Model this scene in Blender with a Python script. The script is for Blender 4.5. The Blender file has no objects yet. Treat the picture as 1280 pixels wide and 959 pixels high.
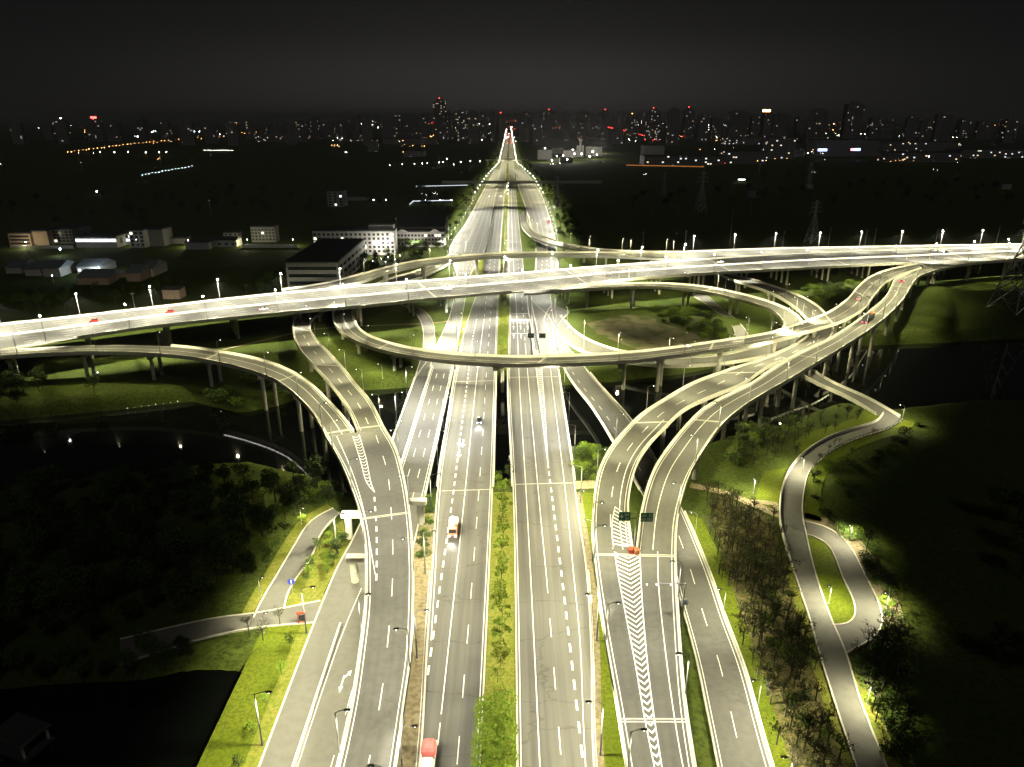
import bpy, math, random
import numpy as np
from mathutils import Vector
from mathutils.bvhtree import BVHTree

random.seed(7)
rng = np.random.default_rng(7)
SC = bpy.context.scene
COL = SC.collection
R = math.radians

# ------------------------------------------------------------------ camera, sky, exposure
FPX, CXP, CYP, CAM_H = 880.0, 640.0, 480.0, 105.0
PITCH = math.atan((480 - 148) / FPX)
YAW = R(0.183)
cam_d = bpy.data.cameras.new('camera')
cam = bpy.data.objects.new('camera', cam_d)
COL.objects.link(cam)
cam.location = (0, 0, CAM_H)
cam.rotation_euler = (math.pi / 2 - PITCH, 0, -YAW)
cam_d.sensor_width = 36
cam_d.lens = FPX / 1280 * 36
cam_d.clip_end = 60000
cam_d.clip_start = 1
SC.camera = cam

LAMP_GAIN = 3.15
SC.view_settings.view_transform = 'Standard'
SC.view_settings.look = 'None'
SC.view_settings.exposure = 0.0
SC.view_settings.gamma = 1.0
SC.view_settings.use_curve_mapping = False
SC.render.engine = 'CYCLES'
SC.cycles.max_bounces = 3
SC.cycles.diffuse_bounces = 2
SC.cycles.glossy_bounces = 2
SC.cycles.transmission_bounces = 2
SC.cycles.transparent_max_bounces = 4
SC.cycles.caustics_reflective = False
SC.cycles.caustics_refractive = False
SC.cycles.sample_clamp_indirect = 2.0
SC.cycles.use_denoising = True
SC.cycles.use_light_tree = True

W = bpy.data.worlds.new('World')
SC.world = W
W.use_nodes = True
wn, wl = W.node_tree.nodes, W.node_tree.links
wn.clear()
wout = wn.new('ShaderNodeOutputWorld')
sky = wn.new('ShaderNodeTexSky')
sky.sky_type = 'NISHITA'
sky.sun_disc = False
sky.sun_elevation = R(-6)
sky.sun_rotation = R(160)
bg1 = wn.new('ShaderNodeBackground')
bg1.inputs['Strength'].default_value = 0.003
wl.new(sky.outputs['Color'], bg1.inputs['Color'])
# the glow of the city in the night air, strongest low over the horizon
geo = wn.new('ShaderNodeTexCoord')
sep = wn.new('ShaderNodeSeparateXYZ')
wl.new(geo.outputs['Generated'], sep.inputs[0])
ramp = wn.new('ShaderNodeValToRGB')
wl.new(sep.outputs['Z'], ramp.inputs['Fac'])
cr = ramp.color_ramp
cr.elements[0].position = 0.0
cr.elements[0].color = (1, .94, .83, 1)
for q, v in ((.055, .84), (.10, .38), (.16, .12)):
    e = cr.elements.new(q); e.color = (v, v * .95, v * .86, 1)
cr.elements[-1].position = .4
cr.elements[-1].color = (0, 0, 0, 1)
az = wn.new('ShaderNodeMath'); az.operation = 'ABSOLUTE'
wl.new(sep.outputs['X'], az.inputs[0])
azr = wn.new('ShaderNodeMapRange'); azr.interpolation_type = 'SMOOTHSTEP'
wl.new(az.outputs[0], azr.inputs['Value'])
azr.inputs['From Min'].default_value = 0; azr.inputs['From Max'].default_value = .62
azr.inputs['To Min'].default_value = .031; azr.inputs['To Max'].default_value = .0035
glm = wn.new('ShaderNodeVectorMath'); glm.operation = 'SCALE'
wl.new(ramp.outputs['Color'], glm.inputs[0]); wl.new(azr.outputs[0], glm.inputs['Scale'])
cl = wn.new('ShaderNodeTexNoise'); cl.inputs['Scale'].default_value = 3.0; cl.inputs['Detail'].default_value = 5
clm = wn.new('ShaderNodeMapping'); clm.inputs['Scale'].default_value = (1, 1, 4)
wl.new(geo.outputs['Generated'], clm.inputs['Vector']); wl.new(clm.outputs[0], cl.inputs['Vector'])
clr = wn.new('ShaderNodeMapRange'); wl.new(cl.outputs['Fac'], clr.inputs['Value'])
clr.inputs['To Min'].default_value = .0036; clr.inputs['To Max'].default_value = .0058
glo = wn.new('ShaderNodeVectorMath'); glo.operation = 'ADD'
cmb = wn.new('ShaderNodeCombineXYZ')
for k in range(3): wl.new(clr.outputs[0], cmb.inputs[k])
wl.new(glm.outputs[0], glo.inputs[0]); wl.new(cmb.outputs[0], glo.inputs[1])
bg2 = wn.new('ShaderNodeBackground')
wl.new(glo.outputs[0], bg2.inputs['Color'])
bg2.inputs['Strength'].default_value = 1.0
addn = wn.new('ShaderNodeAddShader')
wl.new(bg1.outputs[0], addn.inputs[0])
wl.new(bg2.outputs[0], addn.inputs[1])
wl.new(addn.outputs[0], wout.inputs['Surface'])
# dim wide sun lamp, added as fill to lift the unlit ground
sun_d = bpy.data.lights.new('night_fill', 'SUN')
sun_d.energy = 0.15
sun_d.angle = R(12)
sun_d.color = (1.0, 0.97, 0.9)
night_fill = bpy.data.objects.new('night_fill', sun_d)
COL.objects.link(night_fill)
night_fill.rotation_euler = (R(40), 0, R(20))

# ------------------------------------------------------------------ pixel of the photograph -> point of the place at height z
_f = np.array([math.sin(YAW) * math.cos(PITCH), math.cos(YAW) * math.cos(PITCH), -math.sin(PITCH)])
_r = np.array([math.cos(YAW), -math.sin(YAW), 0.0])
_u = np.cross(_r, _f)
def ray(px, py):
    return _f + _r * ((px - CXP) / FPX) - _u * ((py - CYP) / FPX)
def P(px, py, z=0.0):
    d = ray(px, py)
    t = (z - CAM_H) / d[2]
    return np.array([d[0] * t, d[1] * t, z])
def PY(px, py, Y):                      # the point of a pixel's ray at distance Y
    d = ray(px, py)
    t = Y / d[1]
    return np.array([d[0] * t, Y, CAM_H + d[2] * t])
def px_of(p):
    v = np.asarray(p, float) - np.array([0, 0, CAM_H])
    k = v @ _f
    return CXP + FPX * (v @ _r) / k, CYP - FPX * (v @ _u) / k
def mpp(p):                             # metres per pixel at a point
    return ((np.asarray(p, float) - np.array([0, 0, CAM_H])) @ _f) / FPX

# ------------------------------------------------------------------ object helpers
def tag(o, label=None, cat=None, group=None, kind=None):
    if label: o['label'] = label
    if cat: o['category'] = cat
    if group: o['group'] = group
    if kind: o['kind'] = kind
    return o
def empty(name, loc=(0, 0, 0), rz=0.0, label=None, cat=None, group=None):
    o = bpy.data.objects.new(name, None)
    o.empty_display_size = 0.5
    COL.objects.link(o)
    o.location = loc
    o.rotation_euler = (0, 0, rz)
    return tag(o, label, cat, group)
class MB:
    def __init__(s):
        s.v = []; s.f = []
    def add(s, vs, fs):
        n = len(s.v)
        s.v.extend([tuple(map(float, q)) for q in vs])
        s.f.extend([tuple(i + n for i in f) for f in fs])
        return s
    def box(s, c, d, rz=0.0):
        x, y, z = d[0] / 2, d[1] / 2, d[2] / 2
        ca, sa = math.cos(rz), math.sin(rz)
        vs = []
        for dz in (-z, z):
            for dx, dy in ((-x, -y), (x, -y), (x, y), (-x, y)):
                vs.append((c[0] + dx * ca - dy * sa, c[1] + dx * sa + dy * ca, c[2] + dz))
        return s.add(vs, [(0, 3, 2, 1), (4, 5, 6, 7), (0, 1, 5, 4), (1, 2, 6, 5), (2, 3, 7, 6), (3, 0, 4, 7)])
    def tube(s, a, b, r0, r1=None, n=8, cap=True):
        r1 = r0 if r1 is None else r1
        a, b = np.array(a, float), np.array(b, float)
        d = b - a
        d = d / (np.linalg.norm(d) + 1e-9)
        h = np.array([0, 0, 1.0]) if abs(d[2]) < .9 else np.array([1.0, 0, 0])
        u = np.cross(d, h); u /= np.linalg.norm(u)
        w = np.cross(d, u)
        vs = []
        for q, rr in ((a, r0), (b, r1)):
            for k in range(n):
                t = 2 * math.pi * k / n
                vs.append(q + u * math.cos(t) * rr + w * math.sin(t) * rr)
        fs = [(k, k + n, (k + 1) % n + n, (k + 1) % n) for k in range(n)]
        if cap:
            fs += [tuple(range(n)), tuple(range(2 * n - 1, n - 1, -1))]
        return s.add(vs, fs)
    def prism(s, poly, z0, z1, top=None):
        n = len(poly)
        t = poly if top is None else top
        vs = [(p[0], p[1], z0) for p in poly] + [(p[0], p[1], z1) for p in t]
        fs = [tuple(range(n - 1, -1, -1)), tuple(range(n, 2 * n))]
        fs += [(k, (k + 1) % n, (k + 1) % n + n, k + n) for k in range(n)]
        return s.add(vs, fs)
    def sphere(s, c, r, n=8, m=5, sz=1.0):
        vs = []; fs = []
        for i in range(m + 1):
            a = math.pi * i / m
            for k in range(n):
                t = 2 * math.pi * k / n
                vs.append((c[0] + r * math.sin(a) * math.cos(t), c[1] + r * math.sin(a) * math.sin(t), c[2] + r * sz * math.cos(a)))
        for i in range(m):
            for k in range(n):
                fs.append((i * n + k, (i + 1) * n + k, (i + 1) * n + (k + 1) % n, i * n + (k + 1) % n))
        return s.add(vs, fs)
    def build(s, name, m, parent=None, smooth=False):
        me = bpy.data.meshes.new(name)
        me.from_pydata(s.v, [], s.f)
        me.materials.append(m)
        if smooth:
            me.polygons.foreach_set('use_smooth', [True] * len(me.polygons))
        me.update()
        o = bpy.data.objects.new(name, me)
        COL.objects.link(o)
        if parent is not None:
            o.parent = parent
        return o
def copy_tree(o, parent=None, kids=None):
    c = o.copy()
    COL.objects.link(c)
    c.parent = parent
    for ch in (o.children if kids is None else kids):
        copy_tree(ch, c)
    return c

# ------------------------------------------------------------------ materials
def mk(name, c1, c2=None, scale=0.3, rough=0.85, metal=0.0, bump=0.0, bscale=3.0, c3=None, stretch=None, detail=6.0):
    m = bpy.data.materials.new(name)
    m.use_nodes = True
    n, l = m.node_tree.nodes, m.node_tree.links
    b = n['Principled BSDF']
    b.inputs['Roughness'].default_value = rough
    b.inputs['Metallic'].default_value = metal
    b.inputs['Base Color'].default_value = (*c1, 1)
    if c2 is not None or bump:
        g = n.new('ShaderNodeNewGeometry')
        mp = n.new('ShaderNodeMapping')
        l.new(g.outputs['Position'], mp.inputs['Vector'])
        if stretch: mp.inputs['Scale'].default_value = stretch
    if c2 is not None:
        t = n.new('ShaderNodeTexNoise')
        t.inputs['Scale'].default_value = scale
        t.inputs['Detail'].default_value = detail
        t.inputs['Roughness'].default_value = 0.62
        l.new(mp.outputs[0], t.inputs['Vector'])
        r = n.new('ShaderNodeValToRGB')
        r.color_ramp.elements[0].position = 0.34
        r.color_ramp.elements[1].position = 0.66
        r.color_ramp.elements[0].color = (*c1, 1)
        r.color_ramp.elements[1].color = (*c2, 1)
        if c3 is not None:
            e = r.color_ramp.elements.new(0.5); e.color = (*c3, 1)
        l.new(t.outputs['Fac'], r.inputs['Fac'])
        l.new(r.outputs['Color'], b.inputs['Base Color'])
    if bump:
        t2 = n.new('ShaderNodeTexNoise')
        t2.inputs['Scale'].default_value = bscale
        t2.inputs['Detail'].default_value = 4
        l.new(mp.outputs[0], t2.inputs['Vector'])
        bp = n.new('ShaderNodeBump')
        bp.inputs['Strength'].default_value = bump
        bp.inputs['Distance'].default_value = 0.3
        l.new(t2.outputs['Fac'], bp.inputs['Height'])
        l.new(bp.outputs['Normal'], b.inputs['Normal'])
    return m
def glow(name, c, s, sample=False):
    m = bpy.data.materials.new(name)
    m.use_nodes = True
    b = m.node_tree.nodes['Principled BSDF']
    b.inputs['Base Color'].default_value = (*[min(1, q) * .6 for q in c], 1)
    b.inputs['Emission Color'].default_value = (*c, 1)
    b.inputs['Emission Strength'].default_value = s
    m.cycles.emission_sampling = 'AUTO' if sample else 'NONE'
    return m
def two_noise(name, a, b, c, s1, s2, rough=.9, bump=.4, bscale=1.5):
    """large patches of a / b, mottled finely with c"""
    m = mk(name, a, b, scale=s1, rough=rough, bump=bump, bscale=bscale)
    n, l = m.node_tree.nodes, m.node_tree.links
    bs = n['Principled BSDF']
    src = bs.inputs['Base Color'].links[0].from_socket
    mp = [q for q in n if q.type == 'MAPPING'][0]
    t = n.new('ShaderNodeTexNoise'); t.inputs['Scale'].default_value = s2; t.inputs['Detail'].default_value = 5
    l.new(mp.outputs[0], t.inputs['Vector'])
    r = n.new('ShaderNodeValToRGB')
    r.color_ramp.elements[0].position = .42; r.color_ramp.elements[1].position = .62
    l.new(t.outputs['Fac'], r.inputs['Fac'])
    mx = n.new('ShaderNodeMixRGB')
    l.new(r.outputs['Color'], mx.inputs['Fac'])
    l.new(src, mx.inputs['Color1'])
    mx.inputs['Color2'].default_value = (*c, 1)
    l.new(mx.outputs['Color'], bs.inputs['Base Color'])
    return m
M = {}
M['grass'] = two_noise('grass', (.042, .064, .009), (.076, .094, .016), (.033, .048, .008), .035, .9, bump=.6, bscale=2.2)
M['lawn'] = two_noise('lawn', (.088, .116, .008), (.118, .138, .012), (.066, .090, .007), .08, 1.6, bump=.5, bscale=3)
M['verge'] = two_noise('verge_soil', (.135, .148, .020), (.205, .180, .048), (.100, .128, .016), .25, 1.3, bump=.5, bscale=3)
M['lot'] = two_noise('bare_lot', (.13, .108, .068), (.19, .165, .11), (.062, .078, .024), .07, .14, bump=.4, bscale=2)
M['bed'] = two_noise('planting_soil', (.105, .085, .036), (.135, .115, .050), (.052, .062, .016), .35, .9, bump=.6, bscale=2.5)
M['dirt'] = two_noise('dirt', (.19, .155, .095), (.25, .21, .135), (.14, .115, .07), .12, 1.0)
M['sand'] = two_noise('pale_soil', (.27, .225, .14), (.33, .28, .18), (.20, .17, .10), .2, 1.4)
M['asphalt'] = two_noise('asphalt', (.080, .077, .069), (.094, .090, .081), (.076, .073, .066), .06, .7, rough=.82, bump=.15, bscale=6)
M['asphalt_road'] = mk('asphalt_worn', (.062, .060, .055), (.122, .117, .106), scale=.22, rough=.80, bump=.12, bscale=6, stretch=(1.6, .035, 1), detail=4)
def cracks(m, amount=.35, scale=.05):
    """dark sealed cracks wandering over the road"""
    n, l = m.node_tree.nodes, m.node_tree.links
    bs = n['Principled BSDF']; src = bs.inputs['Base Color'].links[0].from_socket
    g = n.new('ShaderNodeNewGeometry'); mp = n.new('ShaderNodeMapping'); mp.inputs['Scale'].default_value = (.5, 1.4, 1); l.new(g.outputs['Position'], mp.inputs['Vector'])
    nz = n.new('ShaderNodeTexNoise'); nz.inputs['Scale'].default_value = .35; nz.inputs['Detail'].default_value = 6; l.new(mp.outputs[0], nz.inputs['Vector'])
    mx0 = n.new('ShaderNodeMixRGB'); mx0.inputs['Fac'].default_value = .93; l.new(nz.outputs['Color'], mx0.inputs['Color1']); l.new(mp.outputs[0], mx0.inputs['Color2'])
    sc = n.new('ShaderNodeVectorMath'); sc.operation = 'SCALE'; sc.inputs['Scale'].default_value = 6; l.new(nz.outputs['Color'], sc.inputs[0])
    ad = n.new('ShaderNodeVectorMath'); ad.operation = 'ADD'; l.new(mp.outputs[0], ad.inputs[0]); l.new(sc.outputs[0], ad.inputs[1])
    v = n.new('ShaderNodeTexVoronoi'); v.feature = 'DISTANCE_TO_EDGE'; v.inputs['Scale'].default_value = scale; l.new(ad.outputs[0], v.inputs['Vector'])
    mr = n.new('ShaderNodeMapRange'); l.new(v.outputs['Distance'], mr.inputs['Value']); mr.inputs['From Min'].default_value = 0; mr.inputs['From Max'].default_value = .012; mr.inputs['To Min'].default_value = amount; mr.inputs['To Max'].default_value = 0
    mx = n.new('ShaderNodeMixRGB'); l.new(mr.outputs[0], mx.inputs['Fac']); l.new(src, mx.inputs['Color1']); mx.inputs['Color2'].default_value = (.03, .028, .025, 1); l.new(mx.outputs['Color'], bs.inputs['Base Color'])
cracks(M['asphalt_road'], .5, .045); cracks(M['asphalt'], .3, .03)
M['asphalt_dark'] = two_noise('asphalt_dark', (.052, .051, .049), (.068, .066, .062), (.046, .045, .043), .12, 1.0, rough=.8, bump=.15, bscale=6)
M['asphalt_path'] = two_noise('asphalt_path', (.108, .104, .093), (.124, .119, .106), (.103, .099, .088), .08, .6, rough=.85, bump=.15, bscale=6)
M['concrete'] = two_noise('concrete', (.40, .385, .33), (.50, .48, .42), (.35, .33, .28), .25, 1.2, rough=.85, bump=.15, bscale=3)
M['parapet'] = two_noise('parapet_concrete', (.58, .56, .49), (.66, .64, .57), (.50, .48, .41), .3, 1.5, rough=.8, bump=.1, bscale=3)
M['kerb'] = mk('kerb_stone', (.42, .40, .34), (.56, .54, .47), scale=.8)
M['paint'] = mk('road_paint', (.62, .61, .56), (.84, .83, .77), scale=.9, rough=.7, c3=(.80, .79, .73))
M['steel'] = mk('galvanised_steel', (.42, .43, .43), (.52, .52, .51), scale=2, rough=.45, metal=.6)
M['pole_paint'] = mk('pole_paint', (.26, .26, .25), (.32, .32, .31), scale=2, rough=.5)
M['pole_dark'] = mk('dark_pole_paint', (.05, .06, .09), (.07, .08, .11), scale=2, rough=.5)
M['lamp_body'] = mk('lamp_body', (.04, .04, .045), (.06, .06, .065), scale=4, rough=.5)
M['lens'] = glow('lamp_lens', (1, .96, .80), 90)
M['lens_near'] = glow('lamp_lens_near', (1, .96, .80), 9)
M['wheel_track'] = two_noise('wheel_track', (.070, .068, .061), (.080, .077, .070), (.066, .064, .058), .06, .7, rough=.75, bump=.1, bscale=6)
M['lens_far'] = glow('lamp_lens_white', (1, .95, .80), 34)
M['lens_orange'] = glow('lamp_lens_orange', (1, .45, .13), 16)
M['lens_cool'] = glow('lamp_lens_cool', (.75, .87, 1), 26)
M['lens_red'] = glow('lamp_lens_red', (1, .05, .04), 14)
M['water'] = mk('water', (.0015, .002, .0015), rough=.035, bump=.02, bscale=.5)
M['water'].node_tree.nodes['Principled BSDF'].inputs['Specular IOR Level'].default_value = .5
M['bark'] = mk('bark', (.022, .017, .012), (.045, .035, .024), scale=3)
M['leaf_dark'] = mk('leaf_dark', (.022, .034, .010), (.046, .066, .018), scale=.9)
M['leaf'] = mk('leaf', (.038, .066, .014), (.075, .115, .024), scale=.9)
M['leaf_bright'] = mk('leaf_bright', (.100, .165, .016), (.165, .225, .030), scale=.9)
M['leaf_yellow'] = mk('leaf_yellow', (.125, .16, .020), (.21, .235, .040), scale=.9)
M['leaf_brown'] = mk('leaf_brown', (.040, .040, .016), (.070, .060, .028), scale=.9)

for k in ('bed', 'lot', 'grass', 'lawn', 'verge', 'dirt', 'sand', 'leaf', 'leaf_dark', 'leaf_bright', 'leaf_yellow', 'leaf_brown'): M[k].node_tree.nodes['Principled BSDF'].inputs['Specular IOR Level'].default_value = .08
# ------------------------------------------------------------------ curves and ribbons
def arc(p):
    return np.concatenate([[0], np.cumsum(np.linalg.norm(np.diff(p, axis=0), axis=1))])
def spline(p, step=2.5):
    p = np.asarray(p, float)
    if len(p) < 3:
        n = max(2, int(arc(p)[-1] / step) + 1)
        t = np.linspace(0, 1, n)[:, None]
        return p[0] * (1 - t) + p[-1] * t
    q = np.vstack([2 * p[0] - p[1], p, 2 * p[-1] - p[-2]])
    out = []
    for i in range(1, len(q) - 2):
        a, b, c, d = q[i - 1], q[i], q[i + 1], q[i + 2]
        k = max(2, int(np.linalg.norm(c - b) / step))
        def tj(t0, u, v): return t0 + max(np.linalg.norm(v - u), 1e-6) ** .5
        t0 = 0; t1 = tj(t0, a, b); t2 = tj(t1, b, c); t3 = tj(t2, c, d)
        for j in range(k):
            t = t1 + (t2 - t1) * j / k
            A1 = (t1 - t) / (t1 - t0) * a + (t - t0) / (t1 - t0) * b
            A2 = (t2 - t) / (t2 - t1) * b + (t - t1) / (t2 - t1) * c
            A3 = (t3 - t) / (t3 - t2) * c + (t - t2) / (t3 - t2) * d
            B1 = (t2 - t) / (t2 - t0) * A1 + (t - t0) / (t2 - t0) * A2
            B2 = (t3 - t) / (t3 - t1) * A2 + (t - t1) / (t3 - t1) * A3
            out.append((t2 - t) / (t2 - t1) * B1 + (t - t1) / (t2 - t1) * B2)
    out.append(p[-1])
    return np.array(out)
def resample(p, n):
    s = arc(p)
    t = np.linspace(0, s[-1], n)
    return np.stack([np.interp(t, s, p[:, k]) for k in range(3)], 1)
def smooth(a, k=2):
    for _ in range(k):
        b = a.copy(); b[1:-1] = (a[:-2] + 2 * a[1:-1] + a[2:]) / 4; a = b
    return a
class Rib:
    def __init__(s, L, Rr):
        s.L, s.R = L, Rr
        s.n = len(L)
        d = Rr - L
        s.w = np.linalg.norm(d[:, :2], axis=1)
        s.u = d / s.w[:, None]
        s.C = (L + Rr) / 2
        s.s = arc(s.C)
        t = np.gradient(s.C, axis=0)
        s.t = t / np.linalg.norm(t, axis=1)[:, None]
    def off(s, o, i0=0, i1=None):
        """path at o metres from the left edge (o < 0: from the right edge)"""
        p = s.L + s.u * o if o >= 0 else s.R + s.u * o
        return p[i0:i1]
    def frac(s, f, i0=0, i1=None):
        return (s.L + (s.R - s.L) * f)[i0:i1]
def rib_px(L, zL, Rr, step=2.5):
    """ribbon from the pixels of its two edges; zL = heights of the left edge's points"""
    Lw = np.array([P(x, y, z) for (x, y), z in zip(L, zL)])
    sL = arc(spline(Lw, step)); tk = arc(Lw) / arc(Lw)[-1]
    zz = np.linspace(zL[0], zL[-1], len(Rr))
    for _ in range(5):
        Rw = np.array([P(x, y, z) for (x, y), z in zip(Rr, zz)])
        zz = np.interp(arc(Rw) / arc(Rw)[-1], tk, zL)
    a, b = spline(Lw, step), spline(Rw, step)
    n = max(4, int(max(arc(a)[-1], arc(b)[-1]) / step))
    return Rib(smooth(resample(a, n)), smooth(resample(b, n)))
def rib_xy(L, Rr, z=0.0, step=4):
    a = spline([(x, y, z) for x, y in L], step); b = spline([(x, y, z) for x, y in Rr], step)
    ys = np.unique(np.concatenate([a[:, 1], b[:, 1]]))
    # cut both edges at the same distances
    ylo, yhi = max(a[0, 1], b[0, 1]), min(a[-1, 1], b[-1, 1])
    ys = [ylo]
    while ys[-1] < yhi: ys.append(min(yhi, ys[-1] + max(step, ys[-1] * .012)))
    ys = np.array(ys)
    mk_ = lambda q: np.stack([np.interp(ys, q[:, 1], q[:, 0]), ys, np.full(len(ys), z)], 1)
    return Rib(mk_(a), mk_(b))
def strip(mb, path, width, dash=None, dz=0.03, phase=0.0):
    """a flat band along a path; dash = (on, off) in metres"""
    path = np.asarray(path, float)
    s = arc(path)
    if len(path) < 2: return
    def pt(q): return np.array([np.interp(q, s, path[:, k]) for k in range(3)])
    def run(a, b):
        ks = [a] + [q for q in s if a + .05 < q < b - .05] + [b]
        pts = np.array([pt(q) for q in ks])
        if len(pts) < 2: return
        t = np.gradient(pts, axis=0); t[:, 2] = 0
        t /= (np.linalg.norm(t, axis=1)[:, None] + 1e-9)
        nrm = np.stack([-t[:, 1], t[:, 0], t[:, 2] * 0], 1)
        l = pts + nrm * width / 2; r = pts - nrm * width / 2
        l[:, 2] += dz; r[:, 2] += dz
        m = len(pts)
        mb.add(np.vstack([l, r]), [(i, i + m, i + m + 1, i + 1) for i in range(m - 1)])
    if dash is None: return run(0, s[-1])
    q = phase
    while q < s[-1]:
        run(q, min(q + dash[0], s[-1])); q += dash[0] + dash[1]
def sheet(mb, rib, inset=0.0, dz=0.0, skirt=None):
    L = rib.L + rib.u * inset; Rr = rib.R - rib.u * inset
    k = 5
    rows = [L + (Rr - L) * j / (k - 1) + np.array([0, 0, dz]) for j in range(k)]
    if skirt:
        rows = [rows[0] - np.array([0, 0, skirt])] + rows + [rows[-1] - np.array([0, 0, skirt])]
    n = rib.n
    fs = []
    for j in range(len(rows) - 1):
        fs += [(j * n + i, (j + 1) * n + i, (j + 1) * n + i + 1, j * n + i + 1) for i in range(n - 1)]
    mb.add(np.vstack(rows), fs)
def profile(mb, path, u, prof):
    """sweep a closed profile [(across, up)] along a path; u = unit vectors across"""
    m = len(path); k = len(prof)
    vs = np.vstack([path + u * a + np.array([0, 0, 1.0]) * b for a, b in prof])
    fs = []
    for j in range(k):
        j2 = (j + 1) % k
        fs += [(j * m + i, j * m + i + 1, j2 * m + i + 1, j2 * m + i) for i in range(m - 1)]
    fs += [tuple(j * m for j in range(k)), tuple(j * m + m - 1 for j in range(k - 1, -1, -1))]
    mb.add(vs, fs)
def chevrons(mb, Lp, Rp, n, thick, reach, dz=0.035):
    """V marks between two paths, points towards the paths' end"""
    a, b = resample(Lp, n * 6), resample(Rp, n * 6)
    for i in range(n):
        j = i * 6 + 1
        l, r = a[j], b[j]
        t = (a[min(j + 3, len(a) - 1)] - a[j - 1]); t /= np.linalg.norm(t) + 1e-9
        w = np.linalg.norm(r - l)
        mid = (l + r) / 2 + t * min(reach, w * .55)
        k = t * thick
        up = np.array([0, 0, dz])
        mb.add([l + up, mid + up, mid + k + up, l + k + up], [(0, 1, 2, 3)])
        mb.add([mid + up, r + up, r + k + up, mid + k + up], [(0, 1, 2, 3)])

# ------------------------------------------------------------------ terrain with the river and the pond
RIVER = np.array([P(x, y, -5)[:2] for x, y in [(-260, 545), (0, 528), (100, 519), (160, 513), (240, 504), (300, 519), (345, 510), (400, 492), (450, 490),
    (520, 486), (620, 487), (700, 484), (760, 480), (850, 470), (920, 457), (1000, 452), (1080, 434), (1180, 430), (1450, 415),
    (1450, 505), (1210, 505), (1100, 517), (1040, 507), (960, 536), (880, 562), (800, 578), (770, 572), (712, 556), (670, 590), (630, 603), (560, 614), (500, 628),
    (440, 624), (405, 600), (320, 580), (200, 590), (100, 602), (-260, 640)]])
POND = np.array([P(x, y, -1.3)[:2] for x, y in [(258, 985), (285, 914), (303, 872), (303, 848), (250, 842), (150, 858), (0, 866), (-420, 880), (-700, 1200), (200, 1250)]])
def sdist(px, py, poly):
    """distance to a polygon's outline, positive inside"""
    d = np.full(px.shape, 1e9); ins = np.zeros(px.shape, bool)
    n = len(poly)
    for i in range(n):
        a, b = poly[i], poly[(i + 1) % n]
        e = b - a
        t = np.clip(((px - a[0]) * e[0] + (py - a[1]) * e[1]) / (e @ e + 1e-9), 0, 1)
        d = np.minimum(d, np.hypot(px - a[0] - t * e[0], py - a[1] - t * e[1]))
        c = ((a[1] > py) != (b[1] > py)) & (px < (b[0] - a[0]) * (py - a[1]) / (b[1] - a[1] + 1e-12) + a[0])
        ins ^= c
    return np.where(ins, d, -d)
MOUNDS = []
for x, y, rx, ry, h in [(925, 560, 13, 11, 3.0), (878, 402, 17, 9, 2.6), (1095, 356, 34, 14, 3.5), (1060, 362, 20, 12, 2.5),
                        (1172, 372, 16, 24, 4.5), (1230, 372, 40, 18, 3.5), (450, 455, 14, 14, 2.5), (1140, 470, 10, 8, 1.0)]:
    p = P(x, y, 0); MOUNDS.append((p[0], p[1], rx, ry, h))
def ground_h(x, y):
    x = np.asarray(x, float); y = np.asarray(y, float)
    h = np.full(x.shape, -0.28)
    for mx, my, rx, ry, a in MOUNDS:
        h = h + a * np.exp(-(((x - mx) / rx) ** 2 + ((y - my) / ry) ** 2) * 1.2)
    t = np.clip((sdist(x, y, RIVER) + 8) / 11, 0, 1); t = t * t * (3 - 2 * t)
    h = h * (1 - t) + -7.5 * t
    t = np.clip((sdist(x, y, POND) + 2.5) / 4, 0, 1); t = t * t * (3 - 2 * t)
    return h * (1 - t) + -3.0 * t
def gh(x, y): return float(ground_h(np.array([x]), np.array([y]))[0])
def _axis(lo, hi, step, far_lo, far_hi):
    a = list(np.arange(lo, hi + .1, step)); q, d = hi, step
    while q < far_hi: d *= 1.35; q += d; a.append(q)
    q, d = lo, step; b = []
    while q > far_lo: d *= 1.35; q -= d; b.append(q)
    return np.array(b[::-1] + a)
gx = _axis(-330, 400, 3.2, -22000, 22000); gy = _axis(30, 520, 3.2, -700, 40000)
GX, GY = np.meshgrid(gx, gy)
GZ = ground_h(GX.ravel(), GY.ravel())
nx_, ny_ = len(gx), len(gy)
b = MB()
b.v = list(zip(GX.ravel().tolist(), GY.ravel().tolist(), GZ.tolist()))
b.f = [(j * nx_ + i, j * nx_ + i + 1, (j + 1) * nx_ + i + 1, (j + 1) * nx_ + i) for j in range(ny_ - 1) for i in range(nx_ - 1)]
tag(b.build('ground', M['grass'], smooth=True), kind='structure')
def flat(name, poly, z, m):
    b = MB(); b.add([(p[0], p[1], z) for p in poly], [tuple(range(len(poly)))])
    o = b.build(name, m)
    if o.data.polygons[0].normal.z < 0: o.data.flip_normals()
    return tag(o, kind='structure')
flat('river_water', [(-600, 150), (700, 150), (700, 420), (-600, 420)], -5.0, M['water'])
flat('pond_water', [(-200, 20), (-30, 20), (-30, 115), (-200, 115)], -1.3, M['water'])

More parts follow.
